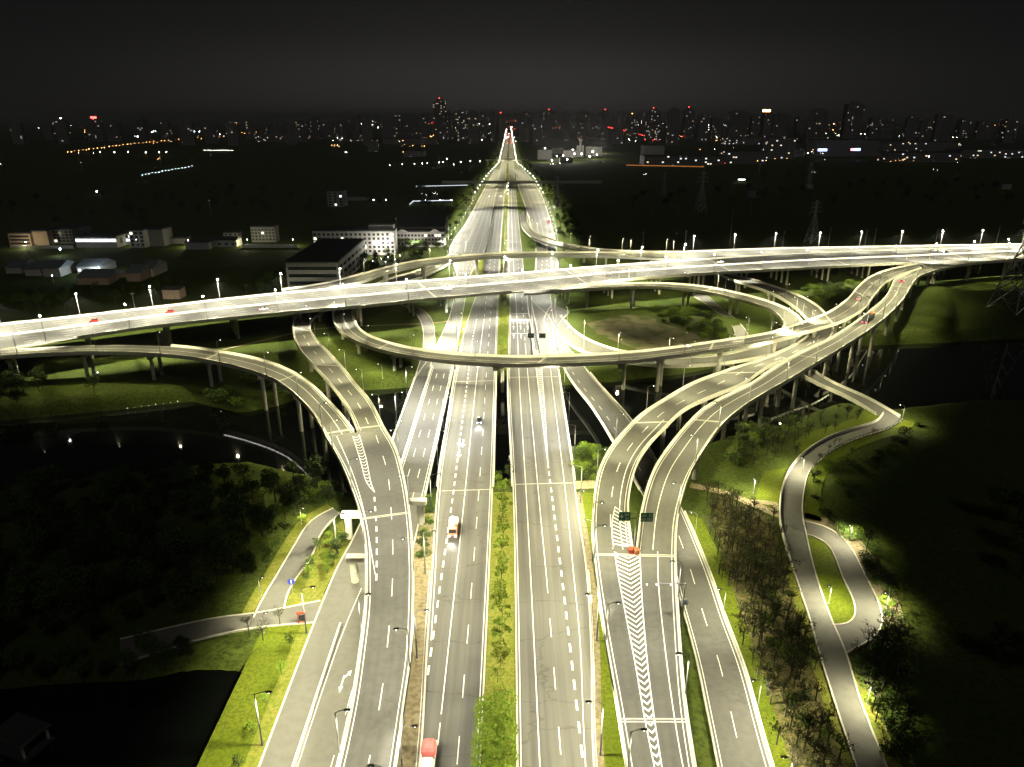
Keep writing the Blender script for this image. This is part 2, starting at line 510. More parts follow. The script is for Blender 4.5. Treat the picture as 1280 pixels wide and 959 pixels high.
# ------------------------------------------------------------------ roads on the ground
KERB = MB(); PAINT = MB()
def road(name, rib, m, skirt=1.2, dz=0.0, kerbs=True, kw=0.35):
    b = MB(); sheet(b, rib, dz=dz, skirt=skirt)
    o = tag(b.build(name, m), kind='structure')
    if kerbs:
        for e, sg in ((rib.L, 1), (rib.R, -1)):
            profile(KERB, e, rib.u * sg, [(-kw, -.6), (-kw, .13 + dz), (0.0, .13 + dz), (0.0, -.6)])
    return rib
ML = road('road', rib_xy([(-14.6, 30), (-15.5, 90), (-17.6, 122), (-19, 145), (-21, 175), (-22.2, 202), (-22.7, 237), (-23.5, 278), (-23.9, 335), (-22.5, 400), (-20, 460), (-19, 600), (-19, 1100), (-20, 2000), (-22, 6000)],
                         [(-5.5, 30), (-5.5, 175), (-6.3, 278), (-7, 380), (-8, 600), (-8, 1100), (-8, 6000)]), M['asphalt_road'])
MR = road('road', rib_xy([(1.3, 30), (1.3, 175), (-.5, 278), (-.4, 335), (0, 380), (-1.3, 600), (-1.3, 1100), (-1.3, 6000)],
                         [(12.8, 30), (14.3, 90), (17.2, 122), (18.7, 145), (19.2, 175), (20, 210), (21, 278), (22, 335), (22, 385), (15, 415), (11, 460), (10, 600), (9, 1100), (10, 2000), (12, 6000)]), M['asphalt_road'])
SVR = road('service_road', rib_xy([(12, 330), (13, 400), (15, 458), (18, 500), (22, 600), (22, 700), (20, 900), (14, 1200), (12, 1600)],
                                  [(24, 330), (24.5, 400), (27, 458), (33, 500), (40, 600), (43, 722), (46, 900), (46, 1107), (30, 1600)]), M['asphalt'], dz=-.04)
SVL = road('service_road', rib_xy([(-43, 30), (-43, 148), (-41.8, 160), (-40.6, 190), (-40.5, 285), (-37, 318), (-34, 380), (-35, 440), (-38, 500), (-51, 600), (-46, 785), (-43, 980), (-32, 1600)],
                                  [(-25.8, 30), (-25.6, 290), (-27, 380), (-28, 500), (-21, 600), (-20.5, 800), (-21, 1600)]), M['asphalt_path'], dz=-.04)
b = MB(); b.add([(-40.6, 186, -.026), (-25.6, 186, -.026), (-25.6, 297, -.026), (-40.5, 297, -.026)], [(0, 1, 2, 3)]); tag(b.build('service_road', M['asphalt_dark']), kind='structure')
LOC = road('service_road', rib_xy([(-40.9, 288), (-42, 326), (-49, 376), (-58, 402), (-80, 432)], [(-36, 288), (-37, 326), (-43, 376), (-51, 400), (-70, 428)]), M['asphalt_path'], dz=-.02)
SR = road('service_road', rib_px([(690, 380), (680, 400), (686, 416), (697, 445), (717, 480), (740, 509), (767, 552), (795, 602), (825, 660), (840, 705), (850, 745), (872, 826), (886, 894), (899, 959), (925, 1100)], [0] * 15,
                                 [(712, 390), (697, 410), (706, 430), (722, 448), (747, 480), (787, 526), (810, 562), (824, 586), (850, 634), (886, 720), (905, 776), (927, 834), (952, 925), (962, 959), (1005, 1100)]), M['asphalt'], dz=.02)
FP = road('footpath', rib_px([(1105, 518), (1097, 528), (1070, 537), (1042, 546), (1017, 560), (997, 577), (984, 597), (978, 617), (977, 655), (985, 685), (995, 719), (1015, 779), (1025, 816), (1045, 879), (1072, 959), (1125, 1100)], [0] * 16,
                             [(1128, 524), (1110, 536), (1075, 547), (1045, 560), (1022, 577), (1010, 592), (1004, 615), (1002, 642), (1007, 668), (1019, 719), (1040, 779), (1056, 814), (1072, 869), (1107, 959), (1165, 1100)]), M['asphalt_path'])
FB = road('footpath', rib_px([(1008, 668), (1030, 675), (1045, 697), (1052, 717), (1060, 734), (1070, 756), (1069, 774), (1057, 783), (1040, 782)], [0] * 9,
                             [(1005, 652), (1027, 656), (1047, 667), (1065, 687), (1080, 719), (1097, 751), (1103, 772), (1098, 792), (1058, 815)]), M['asphalt_path'], dz=-.02)
NW = road('footpath', rib_px([(417, 636), (390, 650), (370, 680), (347, 719), (325, 756), (318, 772)], [0] * 6,
                             [(424, 641), (402, 664), (387, 700), (368, 724), (356, 748), (354, 762)]), M['asphalt_path'])
CS = road('footpath', rib_px([(394, 778), (355, 781), (320, 784), (255, 797), (150, 830)], [0] * 5, [(400, 752), (355, 761), (325, 767), (270, 773), (150, 800)]), M['asphalt_path'], dz=-.02)
IN = road('footpath', rib_px([(862, 368), (876, 376), (890, 386), (910, 401), (921, 422), (926, 450)], [0] * 6, [(870, 361), (884, 370), (902, 386), (922, 402), (936, 421), (944, 450)]), M['asphalt_path'])
for a, w in (([(863, 607), (900, 615), (940, 630), (975, 645)], 3.2), ([(715, 607), (745, 606)], 5.0), ([(975, 640), (968, 630), (940, 628)], 2.5)):
    b = MB(); strip(b, spline([P(x, y, -.05) for x, y in a]), w, dz=0.0)
    tag(b.build('dirt_track', M['sand']), kind='structure')
b = MB(); strip(b, spline([P(x, y, -.1) for x, y in [(640, 375), (560, 402), (480, 407), (395, 412), (320, 428), (270, 440)]]), 1.6, dz=0)
tag(b.build('dirt_track', M['sand']), kind='structure')
flat('dirt_lot', [P(x, y, 0)[:2] for x, y in [(733, 405), (782, 393), (812, 396), (900, 430), (868, 438), (806, 441), (748, 419)]], -.1, M['lot'])
# planted median, verges and lawns: thin sheets just over the terrain
def patch(name, rib, m, z):
    b = MB(); L = rib.L.copy(); Rr = rib.R.copy(); L[:, 2] = z; Rr[:, 2] = z
    sheet(b, Rib(L, Rr)); return tag(b.build(name, m), kind='structure')
def between(ra, ea, rb, eb, y0, y1, m, name='verge', z=-.02, da=0, db=0):
    ys = np.arange(y0, y1, 4.0)
    qa = ra.R if ea else ra.L; qb = rb.R if eb else rb.L
    oa = np.argsort(qa[:, 1]); ob = np.argsort(qb[:, 1])
    A = np.stack([np.interp(ys, qa[oa, 1], qa[oa, 0]) + da, ys, ys * 0], 1); B = np.stack([np.interp(ys, qb[ob, 1], qb[ob, 0]) + db, ys, ys * 0], 1)
    return patch(name, Rib(A, B), m, z)
between(ML, 1, MR, 0, 30, 190, M['verge'], da=.35, db=-.35)
between(ML, 1, MR, 0, 296, 1500, M['verge'], da=.35, db=-.35)
between(SVL, 1, ML, 0, 30, 178, M['dirt'], da=.35, db=-.35)
between(SVL, 1, ML, 0, 300, 560, M['verge'], da=.35, db=-.35)
vr = MR.R.copy()
patch('lawn', Rib(MR.R[MR.R[:, 1] < 188] + [2.0, 0, 0], np.array([[np.interp(q[1], [30, 120, 190], [24, 29, 33]), q[1], 0] for q in MR.R[MR.R[:, 1] < 188]])), M['lawn'], -.12)
patch('pavement', Rib(MR.R[MR.R[:, 1] < 188] + [.35, 0, 0], MR.R[MR.R[:, 1] < 188] + [2.0, 0, 0]), M['dirt'], -.04)
i0 = np.argmin(abs(SR.R[:, 1] - 175))
patch('lawn', Rib(SR.R[i0:] + SR.u[i0:] * .4, SR.R[i0:] + SR.u[i0:] * 5.5), M['lawn'], -.14)
patch('lawn', Rib(SVL.L[SVL.L[:, 1] < 140] - [11, 0, 0], SVL.L[SVL.L[:, 1] < 140] - [.4, 0, 0]), M['lawn'], -.14)
patch('verge', Rib(SVL.L[SVL.L[:, 1] < 140] - [3.0, 0, 0], SVL.L[SVL.L[:, 1] < 140] - [.4, 0, 0]), M['verge'], -.10)
flat('lawn', [P(x, y, 0)[:2] for x, y in [(357, 759), (400, 750), (414, 722), (438, 684), (428, 650), (404, 668), (388, 702), (366, 728)]], -.12, M['verge'])
flat('lawn', [P(x, y, 0)[:2] for x, y in [(1010, 670), (1030, 678), (1044, 698), (1051, 718), (1059, 735), (1069, 757), (1067, 774), (1056, 781), (1040, 777), (1021, 719)]], -.1, M['lawn'])
j = FP.L[:, 1] > 172
patch('lawn', Rib(FP.L[j] - FP.u[j] * 7, FP.L[j] - FP.u[j] * .5), M['lawn'], -.1)
patch('lawn', Rib(FP.R[j] + FP.u[j] * .5, FP.R[j] + FP.u[j] * 5), M['lawn'], -.1)
j = FP.L[:, 1] < 150
patch('verge', Rib(FP.L[j] - FP.u[j] * 2.4, FP.L[j] - FP.u[j] * .4), M['verge'], -.1)
j = FP.L[:, 1] < 118
patch('verge', Rib(FP.R[j] + FP.u[j] * .4, FP.R[j] + FP.u[j] * 3), M['verge'], -.1)
patch('verge', Rib(FB.R[:-6] + FB.u[:-6] * .4, FB.R[:-6] + FB.u[:-6] * 5), M['dirt'], -.1)
patch('verge', Rib(NW.L - NW.u * 3.5, NW.L - NW.u * .4), M['verge'], -.1)

flat('planting_bed', [P(x, y, 0)[:2] for x, y in [(893, 618), (935, 634), (970, 652), (976, 700), (1000, 770), (1012, 820), (1032, 880), (1058, 965), (1075, 1010), (1000, 1000), (972, 900), (950, 830), (925, 765), (905, 700), (892, 655)]], -.13, M['bed'])
# ------------------------------------------------------------------ painted markings of the ground roads
def xy(pts, z=0.0): return spline([(x, y, z) for x, y in pts], 6)
strip(PAINT, xy([(5.1, 30), (5.1, 120), (4.9, 175), (4.05, 278), (4, 335), (4, 380), (2.6, 600), (2.4, 1200)]), .2)
strip(PAINT, xy([(8.9, 30), (8.9, 143)]), .18, (6, 9), phase=3)
strip(PAINT, xy([(8.9, 143), (8.6, 175), (7.9, 278), (7.6, 335)]), .18)
strip(PAINT, xy([(7.6, 340), (7.6, 400), (6, 600), (6, 1200)]), .2, (6, 9))
strip(PAINT, xy([(12.5, 30), (12.7, 122), (12.5, 175), (12.3, 203)]), .42, (2.6, 2.6))
strip(PAINT, xy([(12.3, 203), (12.0, 250), (11.6, 330)]), .2)
strip(PAINT, xy([(12.3, 203), (13.4, 250), (14.9, 330)]), .2)
chevrons(PAINT, xy([(11.7, 325), (12.0, 250), (12.3, 207)]), xy([(14.8, 325), (13.4, 250), (12.5, 207)]), 48, .55, 1.2)
strip(PAINT, xy([(11.4, 30), (13, 90), (15, 122), (15.6, 145), (16.4, 175), (17.9, 278), (18.6, 335)]), .16)
strip(PAINT, xy([(1.75, 30), (1.75, 175), (-.05, 278), (.1, 335), (.45, 380), (-.85, 600), (-.85, 1500)]), .18)
strip(PAINT, xy([(-5.95, 30), (-5.95, 175), (-6.75, 278), (-7.45, 380), (-8.45, 600), (-8.45, 1500)]), .18)
strip(PAINT, xy([(-9.3, 30), (-9.3, 175), (-10.2, 278), (-11, 380), (-11.7, 600), (-11.7, 1200)]), .18, (6, 9), phase=1)
strip(PAINT, xy([(-13, 102), (-13.1, 122), (-13.4, 175), (-14.3, 278), (-14.4, 380)]), .2)
strip(PAINT, xy([(-12.6, 30), (-13, 100)]), .18, (6, 9), phase=5)
strip(PAINT, xy([(-14.4, 385), (-15.3, 600), (-15.3, 1200)]), .2, (6, 9))
strip(PAINT, xy([(-16.6, 112), (-16.8, 145), (-16.9, 175), (-18.1, 278), (-18.9, 335), (-18.5, 380)]), .42, (2.6, 2.6))
strip(PAINT, xy([(-17, 122), (-18.4, 145), (-20.4, 175), (-21.7, 202), (-22.2, 237), (-23, 278), (-23.4, 335)]), .16)
for x0 in (-28.8, -32): strip(PAINT, xy([(x0, 180), (x0, 300)], -.04), .15, (6, 9))
strip(PAINT, xy([(-26.2, 180), (-26.2, 300)], -.04), .15); strip(PAINT, xy([(-34.4, 180), (-34.4, 300)], -.04), .15)
for yy in (42, 57, 72, 87, 102): PAINT.add([(-31.1, yy, -.005), (-30.95, yy, -.005), (-30.95, yy + 6, -.005), (-31.1, yy + 6, -.005)], [(0, 1, 2, 3)])
strip(PAINT, xy([(-36.6, 30), (-36.6, 122), (-35.5, 140)], -.04), .15)
# turn arrow on the service road
for ax, ay in ((-33.4, 109), (-33.4, 60)):
    PAINT.add([(ax - .15, ay, -.005), (ax + .15, ay, -.005), (ax + .15, ay + 3, -.005), (ax - .15, ay + 3, -.005)], [(0, 1, 2, 3)])
    PAINT.add([(ax - .45, ay, -.005), (ax, ay - 1.6, -.005), (ax + .45, ay, -.005)], [(0, 1, 2)])
    PAINT.add([(ax + .15, ay + 2.2, -.004), (ax + .9, ay + 3.2, -.004), (ax + .7, ay + 3.6, -.004), (ax + .15, ay + 2.8, -.004)], [(0, 1, 2, 3)])
    PAINT.add([(ax + .5, ay + 3.9, -.004), (ax + 1.2, ay + 2.8, -.004), (ax + 1.2, ay + 4.4, -.004)], [(0, 1, 2)])
sr_d = SR.off(-4.4); strip(PAINT, sr_d[SR.C[:, 1] < 165], .16, (6, 9), dz=.05, phase=2)
strip(PAINT, SR.off(.5), .15, dz=.05); strip(PAINT, SR.off(-.6), .15, dz=.05)
strip(PAINT, SR.off(4.2)[SR.C[:, 1] > 190], .15, (4, 6), dz=.05)
# stop lines, arrows and lane symbols beyond the loop ramp
for x0, x1, yy in ((.6, 10.4, 392), (.6, 10.4, 352), (-15, -8, 300)):
    PAINT.box(((x0 + x1) / 2, yy, .02), (x1 - x0, .5, .02))
for xa in (2.0, 5.8, 9.6):
    for yy in (346, 362, 372):
        PAINT.box((xa, yy, .02), (.35, 5, .02)); PAINT.add([(xa - .7, yy + 2.5, .035), (xa + .7, yy + 2.5, .035), (xa, yy + 5, .035)], [(0, 1, 2)])
for i in range(9): PAINT.box((1.2 + i * 1.1, 378 + (i % 2) * .6, .02), (.7, 2.4, .02))
for xa, yy in ((-17.0, 213), (-17.5, 222), (-16.2, 221)):
    PAINT.box((xa, yy, .02), (.5, 4, .02)); PAINT.add([(xa - .9, yy - 2, .035), (xa, yy - 4.4, .035), (xa + .9, yy - 2, .035)], [(0, 1, 2)])
for yy, x0, x1 in ((187, -20.6, -5.6), (191, 1.4, 19.2), (281, -23.4, -6.4), (286, -.4, 21)):
    KERB.add([(x0, yy - .35, .018), (x1, yy + .55, .018), (x1, yy + .85, .018), (x0, yy - .05, .018)], [(0, 1, 2, 3)])
for rb, fs, y0, y1 in ((SVL, (.22, .42, .62, .82), 470, 1500), (SVR, (.3, .52, .75), 470, 1500)):
    k = (rb.C[:, 1] > y0) & (rb.C[:, 1] < y1)
    for f in fs: strip(PAINT, rb.frac(f)[k], .24, (6, 9))
    for o in (.6, -.6): strip(PAINT, rb.off(o)[k], .24)
tag(PAINT.build('road_markings', M['paint']), kind='structure')
tag(KERB.build('kerb', M['kerb']), kind='structure')
# ------------------------------------------------------------------ elevated roads
GROUND_RIBS = [ML, MR, SVR, SVL, SR, LOC, FP]
def in_rib(rib, x, y, pad=1.2):
    q = (rib.C[:, 0] - x) ** 2 + (rib.C[:, 1] - y) ** 2
    i = int(np.argmin(q))
    if i in (0, rib.n - 1) and q[i] > 60: return False
    return abs((np.array([x, y]) - rib.C[i, :2]) @ (rib.u[i, :2] / np.linalg.norm(rib.u[i, :2]))) < rib.w[i] / 2 + pad and q[i] < (rib.w[i] / 2 + 12) ** 2
def on_road(x, y): return any(in_rib(r, x, y) for r in GROUND_RIBS)
DECKS = {}
SMALL = {}
def small(root, name, c, d, rz, m):
    """a repeated little block: one shared mesh, each block a part of its own"""
    if (name, d, m) not in SMALL:
        b = MB(); b.box((0, 0, 0), d); o = b.build(name, M[m]); SMALL[(name, d, m)] = o.data; bpy.data.objects.remove(o)
    o = bpy.data.objects.new(name, SMALL[(name, d, m)]); COL.objects.link(o); o.parent = root
    o.location = tuple(np.array(c) - np.array(root.location)); o.rotation_euler = (0, 0, rz)
def bridge(label, rib, pl=(0, None), pr=(0, None), depth=1.9, marks=(), joints=(), cols=2, span=30, first=8, piers=True, asphalt='asphalt', edge=True, cap=True, col_r=.75, skip=None, strips=()):
    root = empty('flyover', tuple(rib.C[0] * [1, 1, 0]), 0, label, 'flyover', 'elevated roads of the interchange')
    org = np.array(root.location)
    def part(mb, name, m):
        mb.v = [tuple(np.array(q) - org) for q in mb.v]
        return mb.build(name, M[m], root)
    b = MB(); sheet(b, rib, inset=.35); part(b, 'deck', asphalt)
    # box girder with cantilevered wings
    b = MB(); wm = rib.w; n = rib.n
    fr = [(0, -.06), (0, -.62), (.20, -.85), (.28, -depth), (.72, -depth), (.80, -.85), (1, -.62), (1, -.06)]
    rows = [rib.L + (rib.R - rib.L) * a + np.array([0, 0, z]) for a, z in fr]
    fs = []
    for j in range(len(fr)):
        j2 = (j + 1) % len(fr)
        fs += [(j * n + i, j * n + i + 1, j2 * n + i + 1, j2 * n + i) for i in range(n - 1)]
    fs += [tuple(j * n for j in range(len(fr))), tuple(j * n + n - 1 for j in range(len(fr) - 1, -1, -1))]
    b.add(np.vstack(rows), fs); part(b, 'girder', 'concrete')
    for e, sg, rg in ((rib.L, 1, pl), (rib.R, -1, pr)):
        if rg is None: continue
        i0, i1 = rg
        b = MB(); profile(b, e[i0:i1], rib.u[i0:i1] * sg, [(-.06, -.66), (-.06, 1.0), (.18, 1.0), (.26, .35), (.46, .02), (.46, -.05), (.02, -.10)])
        part(b, 'parapet', 'parapet')
    if edge:                            # darker, polished wheel tracks
        b = MB(); lanes = max(2, round(float(np.median(rib.w)) / 4.6))
        for k in range(lanes):
            c = (k + .5) / lanes
            for d in (-.9, .9):
                strip(b, rib.L + (rib.R - rib.L) * (.06 + .88 * c) + rib.u * d, .75, dz=.012)
        part(b, 'wheel_track', 'wheel_track')
    b = MB()
    if edge:
        strip(b, rib.off(1.0), .16); strip(b, rib.off(-1.0), .16)
    for o, dash, i0, i1 in marks:
        strip(b, rib.frac(o, i0, i1) if 0 < o < 1 else rib.off(o, i0, i1), .17, dash)
    if b.v: part(b, 'lane_marking', 'paint')
    for sj in joints:
        i = int(np.argmin(abs(rib.s - sj * rib.s[-1])))
        i = min(max(i, 1), n - 2); b = MB()
        for k in (-.45, .15):
            strip(b, np.array([rib.off(.5)[i] + rib.t[i] * k, rib.off(-.5)[i] + rib.t[i] * k]), .30, dz=.045)
        part(b, 'expansion_joint', 'kerb')
    for e in strips:                    # pale reflector blocks along the outside of a parapet
        path, sg = (rib.L, -1) if e == 'L' else (rib.R, 1)
        s = arc(path); q = 2.0
        while q < s[-1] - 2:
            i = int(np.argmin(abs(s - q)))
            small(root, 'reflector', path[i] + rib.u[i] * sg * .13 + np.array([0, 0, .72]), (1.9, .12, .34), math.atan2(rib.t[i][1], rib.t[i][0]), 'white_panel'); q += 4.2
    if piers:
        q = first
        while q < rib.s[-1] - 3:
            ok = False
            for dq in (0, 4, -4, 8, -8, 12, -12):
                i = int(np.argmin(abs(rib.s - q - dq))); c = rib.C[i]; w = rib.w[i]
                ul = rib.u[i][:2] / np.linalg.norm(rib.u[i][:2])
                offs = [0.0] if cols == 1 else list(np.linspace(-w * .26, w * .26, cols))
                pos = [(c[0] + ul[0] * o, c[1] + ul[1] * o) for o in offs]
                good = [pp for pp in pos if not on_road(*pp) and not (skip and skip(*pp))]
                if len(good) >= max(1, (cols + 1) // 2): ok = True; break
            if ok and c[2] > 3.2:
                b = MB(); zt = c[2] - depth + .02; rz = math.atan2(ul[1], ul[0])
                if cap:
                    capl = (max(abs(o) for o in offs) * 2 + 2.4) if cols > 1 else max(4.2, w * .5)
                    b.box((c[0], c[1], zt - .55), (capl, 1.9, 1.1), rz)
                for x, y in good:
                    z0 = gh(x, y) - .6
                    if cols == 1:
                        b.box((x, y, (z0 + zt - 1) / 2), (2.6, 1.7, zt - 1 - z0), rz)
                    else:
                        b.tube((x, y, z0), (x, y, zt - .8 if cap else zt + .3), col_r, n=14)
                part(b, 'pier', 'concrete')
            q += span
    me = MB(); sheet(me, rib)
    DECKS[label] = (rib, BVHTree.FromPolygons([Vector(v) for v in me.v], me.f))
    rib.root = root
    return rib
def hit(px, py, label):
    d = ray(px, py); loc = DECKS[label][1].ray_cast(Vector((0, 0, CAM_H)), Vector(d))[0]
    return None if loc is None else np.array(loc)
M['white_panel'] = mk('white_panel', (.78, .77, .72), (.84, .83, .78), scale=2, rough=.4)

# the wide expressway
HW = bridge('wide expressway viaduct crossing the whole scene above the main road', rib_px(
    [(-130, 419), (0, 407), (120, 394), (240, 380), (320, 371), (400, 363.5), (440, 359.5), (520, 353), (640, 343.5), (740, 335), (840, 328), (960, 320), (1100, 314.5), (1280, 309.5), (1450, 306.5)],
    [13] * 15,
    [(-130, 451), (0, 437.5), (100, 423), (172, 412), (250, 403), (320, 396), (400, 388.5), (450, 384.5), (545, 374.5), (640, 366), (690, 361.5), (780, 351), (870, 344), (960, 339), (1060, 333.5), (1150, 329), (1280, 320), (1450, 313)]),
    pl=(0, None), pr=None, marks=[(f, (6, 9), 0, None) for f in (.13, .23, .33, .62, .72, .82, .90)] + [(.45, None, 0, None), (.53, None, 0, None)], cols=4, span=32, depth=2.2, joints=(.3, .42, .55, .66, .78))
hs = HW.C[:, 0]
i_a = int(np.argmin([abs(px_of(p)[0] - 645) for p in HW.R])); i_b = int(np.argmin([abs(px_of(p)[0] - 725) for p in HW.R])); i_c = int(np.argmin([abs(px_of(p)[0] - 1143) for p in HW.R]))
i_l = int(np.argmin([abs(px_of(p)[0] - 95) for p in HW.R]))
def hw_part(mb, name, m):
    org = np.array(HW.root.location); mb.v = [tuple(np.array(q) - org) for q in mb.v]; return mb.build(name, M[m], HW.root)
for i0, i1 in ((i_l, i_a), (i_b, i_c)):
    b = MB(); profile(b, HW.R[i0:i1], -HW.u[i0:i1], [(-.06, -.66), (-.06, 1.0), (.18, 1.0), (.26, .35), (.46, .02), (.46, -.05), (.02, -.10)]); hw_part(b, 'parapet', 'parapet')
s = arc(HW.R); q = s[i_l]
while q < s[i_a]:
    i = int(np.argmin(abs(s - q))); small(HW.root, 'reflector', HW.R[i] - HW.u[i] * .12 + np.array([0, 0, .70]), (2.2, .12, .36), math.atan2(HW.t[i][1], HW.t[i][0]), 'white_panel'); q += 4.6
b = MB(); c = HW.frac(.49); profile(b, c, HW.u, [(-.3, .0), (-.12, .95), (.12, .95), (.3, .0)]); hw_part(b, 'median_barrier', 'parapet')
s = arc(c); q = 230.0                                             # anti-glare plates on the median barrier
while q < min(s[-1] - 3, 230 + 96 * 4.0):
    i = int(np.argmin(abs(s - q))); small(HW.root, 'glare_plate', c[i] + np.array([0, 0, 1.35]), (.9, .12, .8), math.atan2(HW.t[i][1], HW.t[i][0]) + .6, 'lamp_body'); q += 4.0

DN = bridge('connector ramp leaving the far side of the expressway and bending over the main road', rib_px(
    [(352, 363.5), (407, 355), (445, 345.5), (475, 337.5), (510, 329), (545, 324), (595, 319.2), (640, 317), (740, 316.5), (800, 317), (850, 319)], [13] * 11,
    [(358, 367), (410, 361.5), (448, 355), (482, 343), (520, 334.5), (560, 328), (600, 323.5), (640, 321.5), (740, 321.5), (800, 324), (850, 326.5)]), pr=(10, None), cols=2, span=34, depth=1.8, marks=[(.5, (6, 9), 0, None)], skip=lambda x, y: False)
ER = bridge('curved ramp climbing from the far carriageway to the right', rib_px(
    [(657, 262), (660, 279), (669, 291), (686, 299.3), (718, 307.8), (752, 312.5), (790, 315), (850, 316)], [.3, .8, 3, 5, 9, 11.5, 13, 13],
    [(650, 270), (653, 286), (664, 297), (680, 304), (712, 312), (748, 316.5), (790, 318.5), (850, 319.5)]), cols=1, span=34, depth=1.5, pr=(0, -14))
DE = bridge('merged ramp running beside the far edge of the expressway to the right', rib_px(
    [(850, 316), (960, 312), (1060, 310), (1180, 308), (1280, 306.3), (1450, 304)], [13.02] * 6, [(850, 327.5), (960, 320.4), (1100, 314.9), (1280, 309.9), (1380, 308), (1450, 306.8)]), pr=None, cols=2, span=34)
C_ = bridge('long loop ramp passing under the expressway and over the main road', rib_px(
    [(571, 313), (548, 328), (520, 340), (482, 351), (458, 362), (446, 374), (441, 388), (444, 402), (455, 417), (480, 428), (520, 437.5), (570, 443.5), (640, 447), (710, 446), (790, 441.5), (840, 436), (890, 429), (960, 418), (997, 406.5), (1035, 392), (1058, 376), (1072, 360), (1090, 346), (1112, 338), (1150, 330)],
    [1, 2, 3, 4, 4.6, 5.0, 5.4, 6, 7, 8, 9, 9.5, 10, 10.2, 10.5, 10.8, 11.2, 12, 12.4, 12.7, 12.9, 13, 13, 13, 13],
    [(578, 318), (556, 334), (522, 349), (478, 361), (438, 374), (420, 386), (416, 397), (419, 408), (431, 420), (455, 433), (490, 443), (540, 451), (600, 456.5), (650, 458), (710, 457), (790, 453), (840, 447), (890, 440), (960, 429.5), (1010, 416), (1050, 404), (1077, 389), (1095, 367), (1107, 354), (1124, 345.5), (1152, 336)]),
    cols=2, span=30, depth=1.9, marks=[(.5, None, 0, None)], joints=(.22, .3, .42, .53, .64, .75, .84), skip=lambda x, y: 36 < px_of((x, y, 0))[0] * 0 + 0)
A_ = bridge('outer right ramp descending from the expressway towards the foreground', rib_px(
    [(1152, 336), (1122, 347.5), (1107, 372), (1085, 392), (1060, 410), (1035, 426), (997, 444), (960, 466), (940, 480), (910, 495), (880, 512), (857, 534), (836, 560), (819, 585), (808, 613), (801, 642), (797.5, 668), (795, 688)],
    [13, 13, 12.9, 12.7, 12.4, 12.1, 11.7, 11.4, 11.2, 11, 10.8, 10.6, 10.4, 10.2, 10, 9.8, 9.6, 9.4],
    [(1172, 339), (1150, 347), (1140, 358), (1130, 375), (1110, 396), (1085, 415.5), (1047, 440), (1010, 462), (980, 480), (957, 493), (927, 512), (902, 534), (880, 565), (862, 596), (852, 627), (846.5, 655), (845, 688)]),
    pl=(14, None), cols=2, span=30, depth=1.9, marks=[(.42, None, 0, None)], joints=(.17, .35, .58, .8))
CA = bridge('merging lane beside the near edge of the expressway at far right', rib_px([(1150, 329.4), (1280, 320.4), (1450, 313.4)], [13.02] * 3, [(1172, 339), (1210, 331), (1280, 325.5), (1450, 317)]), pl=None, cols=1, span=34)
B_ = bridge('inner right ramp curving from behind the expressway down to the foreground', rib_px(
    [(888, 338), (904, 346), (930, 356), (960, 366), (985, 379.5), (1003, 394), (1012, 408), (1009, 421), (992, 433), (960, 448), (910, 464), (867, 480), (830, 501), (800, 521), (780, 541), (762, 563), (750, 586), (744, 610), (740.5, 642), (740, 668), (741, 686)],
    [8, 8, 8, 8, 7.9, 7.8, 7.8, 7.8, 7.9, 8, 8.2, 8.4, 8.7, 9, 9.2, 9.3, 9.4, 9.4, 9.4, 9.4, 9.4],
    [(898, 334), (911, 344), (938, 350), (960, 357), (997, 370), (1020, 382.5), (1034, 396), (1042, 411), (1034, 426), (1003, 443), (960, 460), (927, 482), (890, 497), (856, 513), (831, 536), (811, 557), (796, 582), (788, 611), (785.5, 640), (788, 668), (791, 688)]),
    cols=2, span=30, depth=1.7, marks=[(.5, (6, 9), 0, None), (.75, None, -34, None)], joints=(.2, .62, .8))
AB = bridge('merged right ramp with chevron gore in the foreground', rib_px(
    [(741, 686), (744.5, 719), (754, 786), (762.5, 836), (771, 884), (782.5, 959), (808, 1100)], [9.4, 9.2, 8.6, 8.2, 7.8, 7.2, 6.2],
    [(845, 688), (845.5, 719), (849, 780), (852.5, 831), (857.5, 884), (869, 959), (893, 1100)]), cols=2, span=30, first=14, marks=[], joints=(.01, .66), asphalt='asphalt')
L1 = bridge('left ramp sweeping over the dark river from the far left', rib_px(
    [(-130, 450), (0, 437.5), (100, 432.5), (160, 432), (220, 434), (257, 438), (320, 449.5), (357, 462), (387, 480), (408, 500), (427, 520), (443, 541)], [12.8, 12.6, 12.4, 12.2, 12, 11.9, 11.6, 11.4, 11.1, 10.8, 10.5, 10.2],
    [(-130, 458), (0, 447.5), (100, 442.5), (150, 442.5), (200, 445), (240, 449), (290, 459), (330, 471), (350, 480.5), (377, 503), (395, 525), (407, 547)]),
    pl=(42, None), cols=2, span=30, depth=1.9, marks=[(.42, None, 0, None)], joints=(.55, .75, .99))
L2 = bridge('left slip ramp emerging from beneath the expressway', rib_px(
    [(430, 368), (388, 385), (370, 398), (366, 411), (372, 434), (388, 454), (410, 478), (427, 500), (440, 522), (447, 540)], [4.6, 5.2, 5.8, 6.2, 7.2, 8.2, 9, 9.5, 9.9, 10.2],
    [(440, 374), (405, 390), (390, 402), (388, 412), (396, 426), (416, 447), (436, 470), (445, 482), (463, 503), (480, 536)]),
    cols=2, span=30, depth=1.7, marks=[(.5, (6, 9), 0, None)], joints=(.35, .66, .99), pl=(0, None))
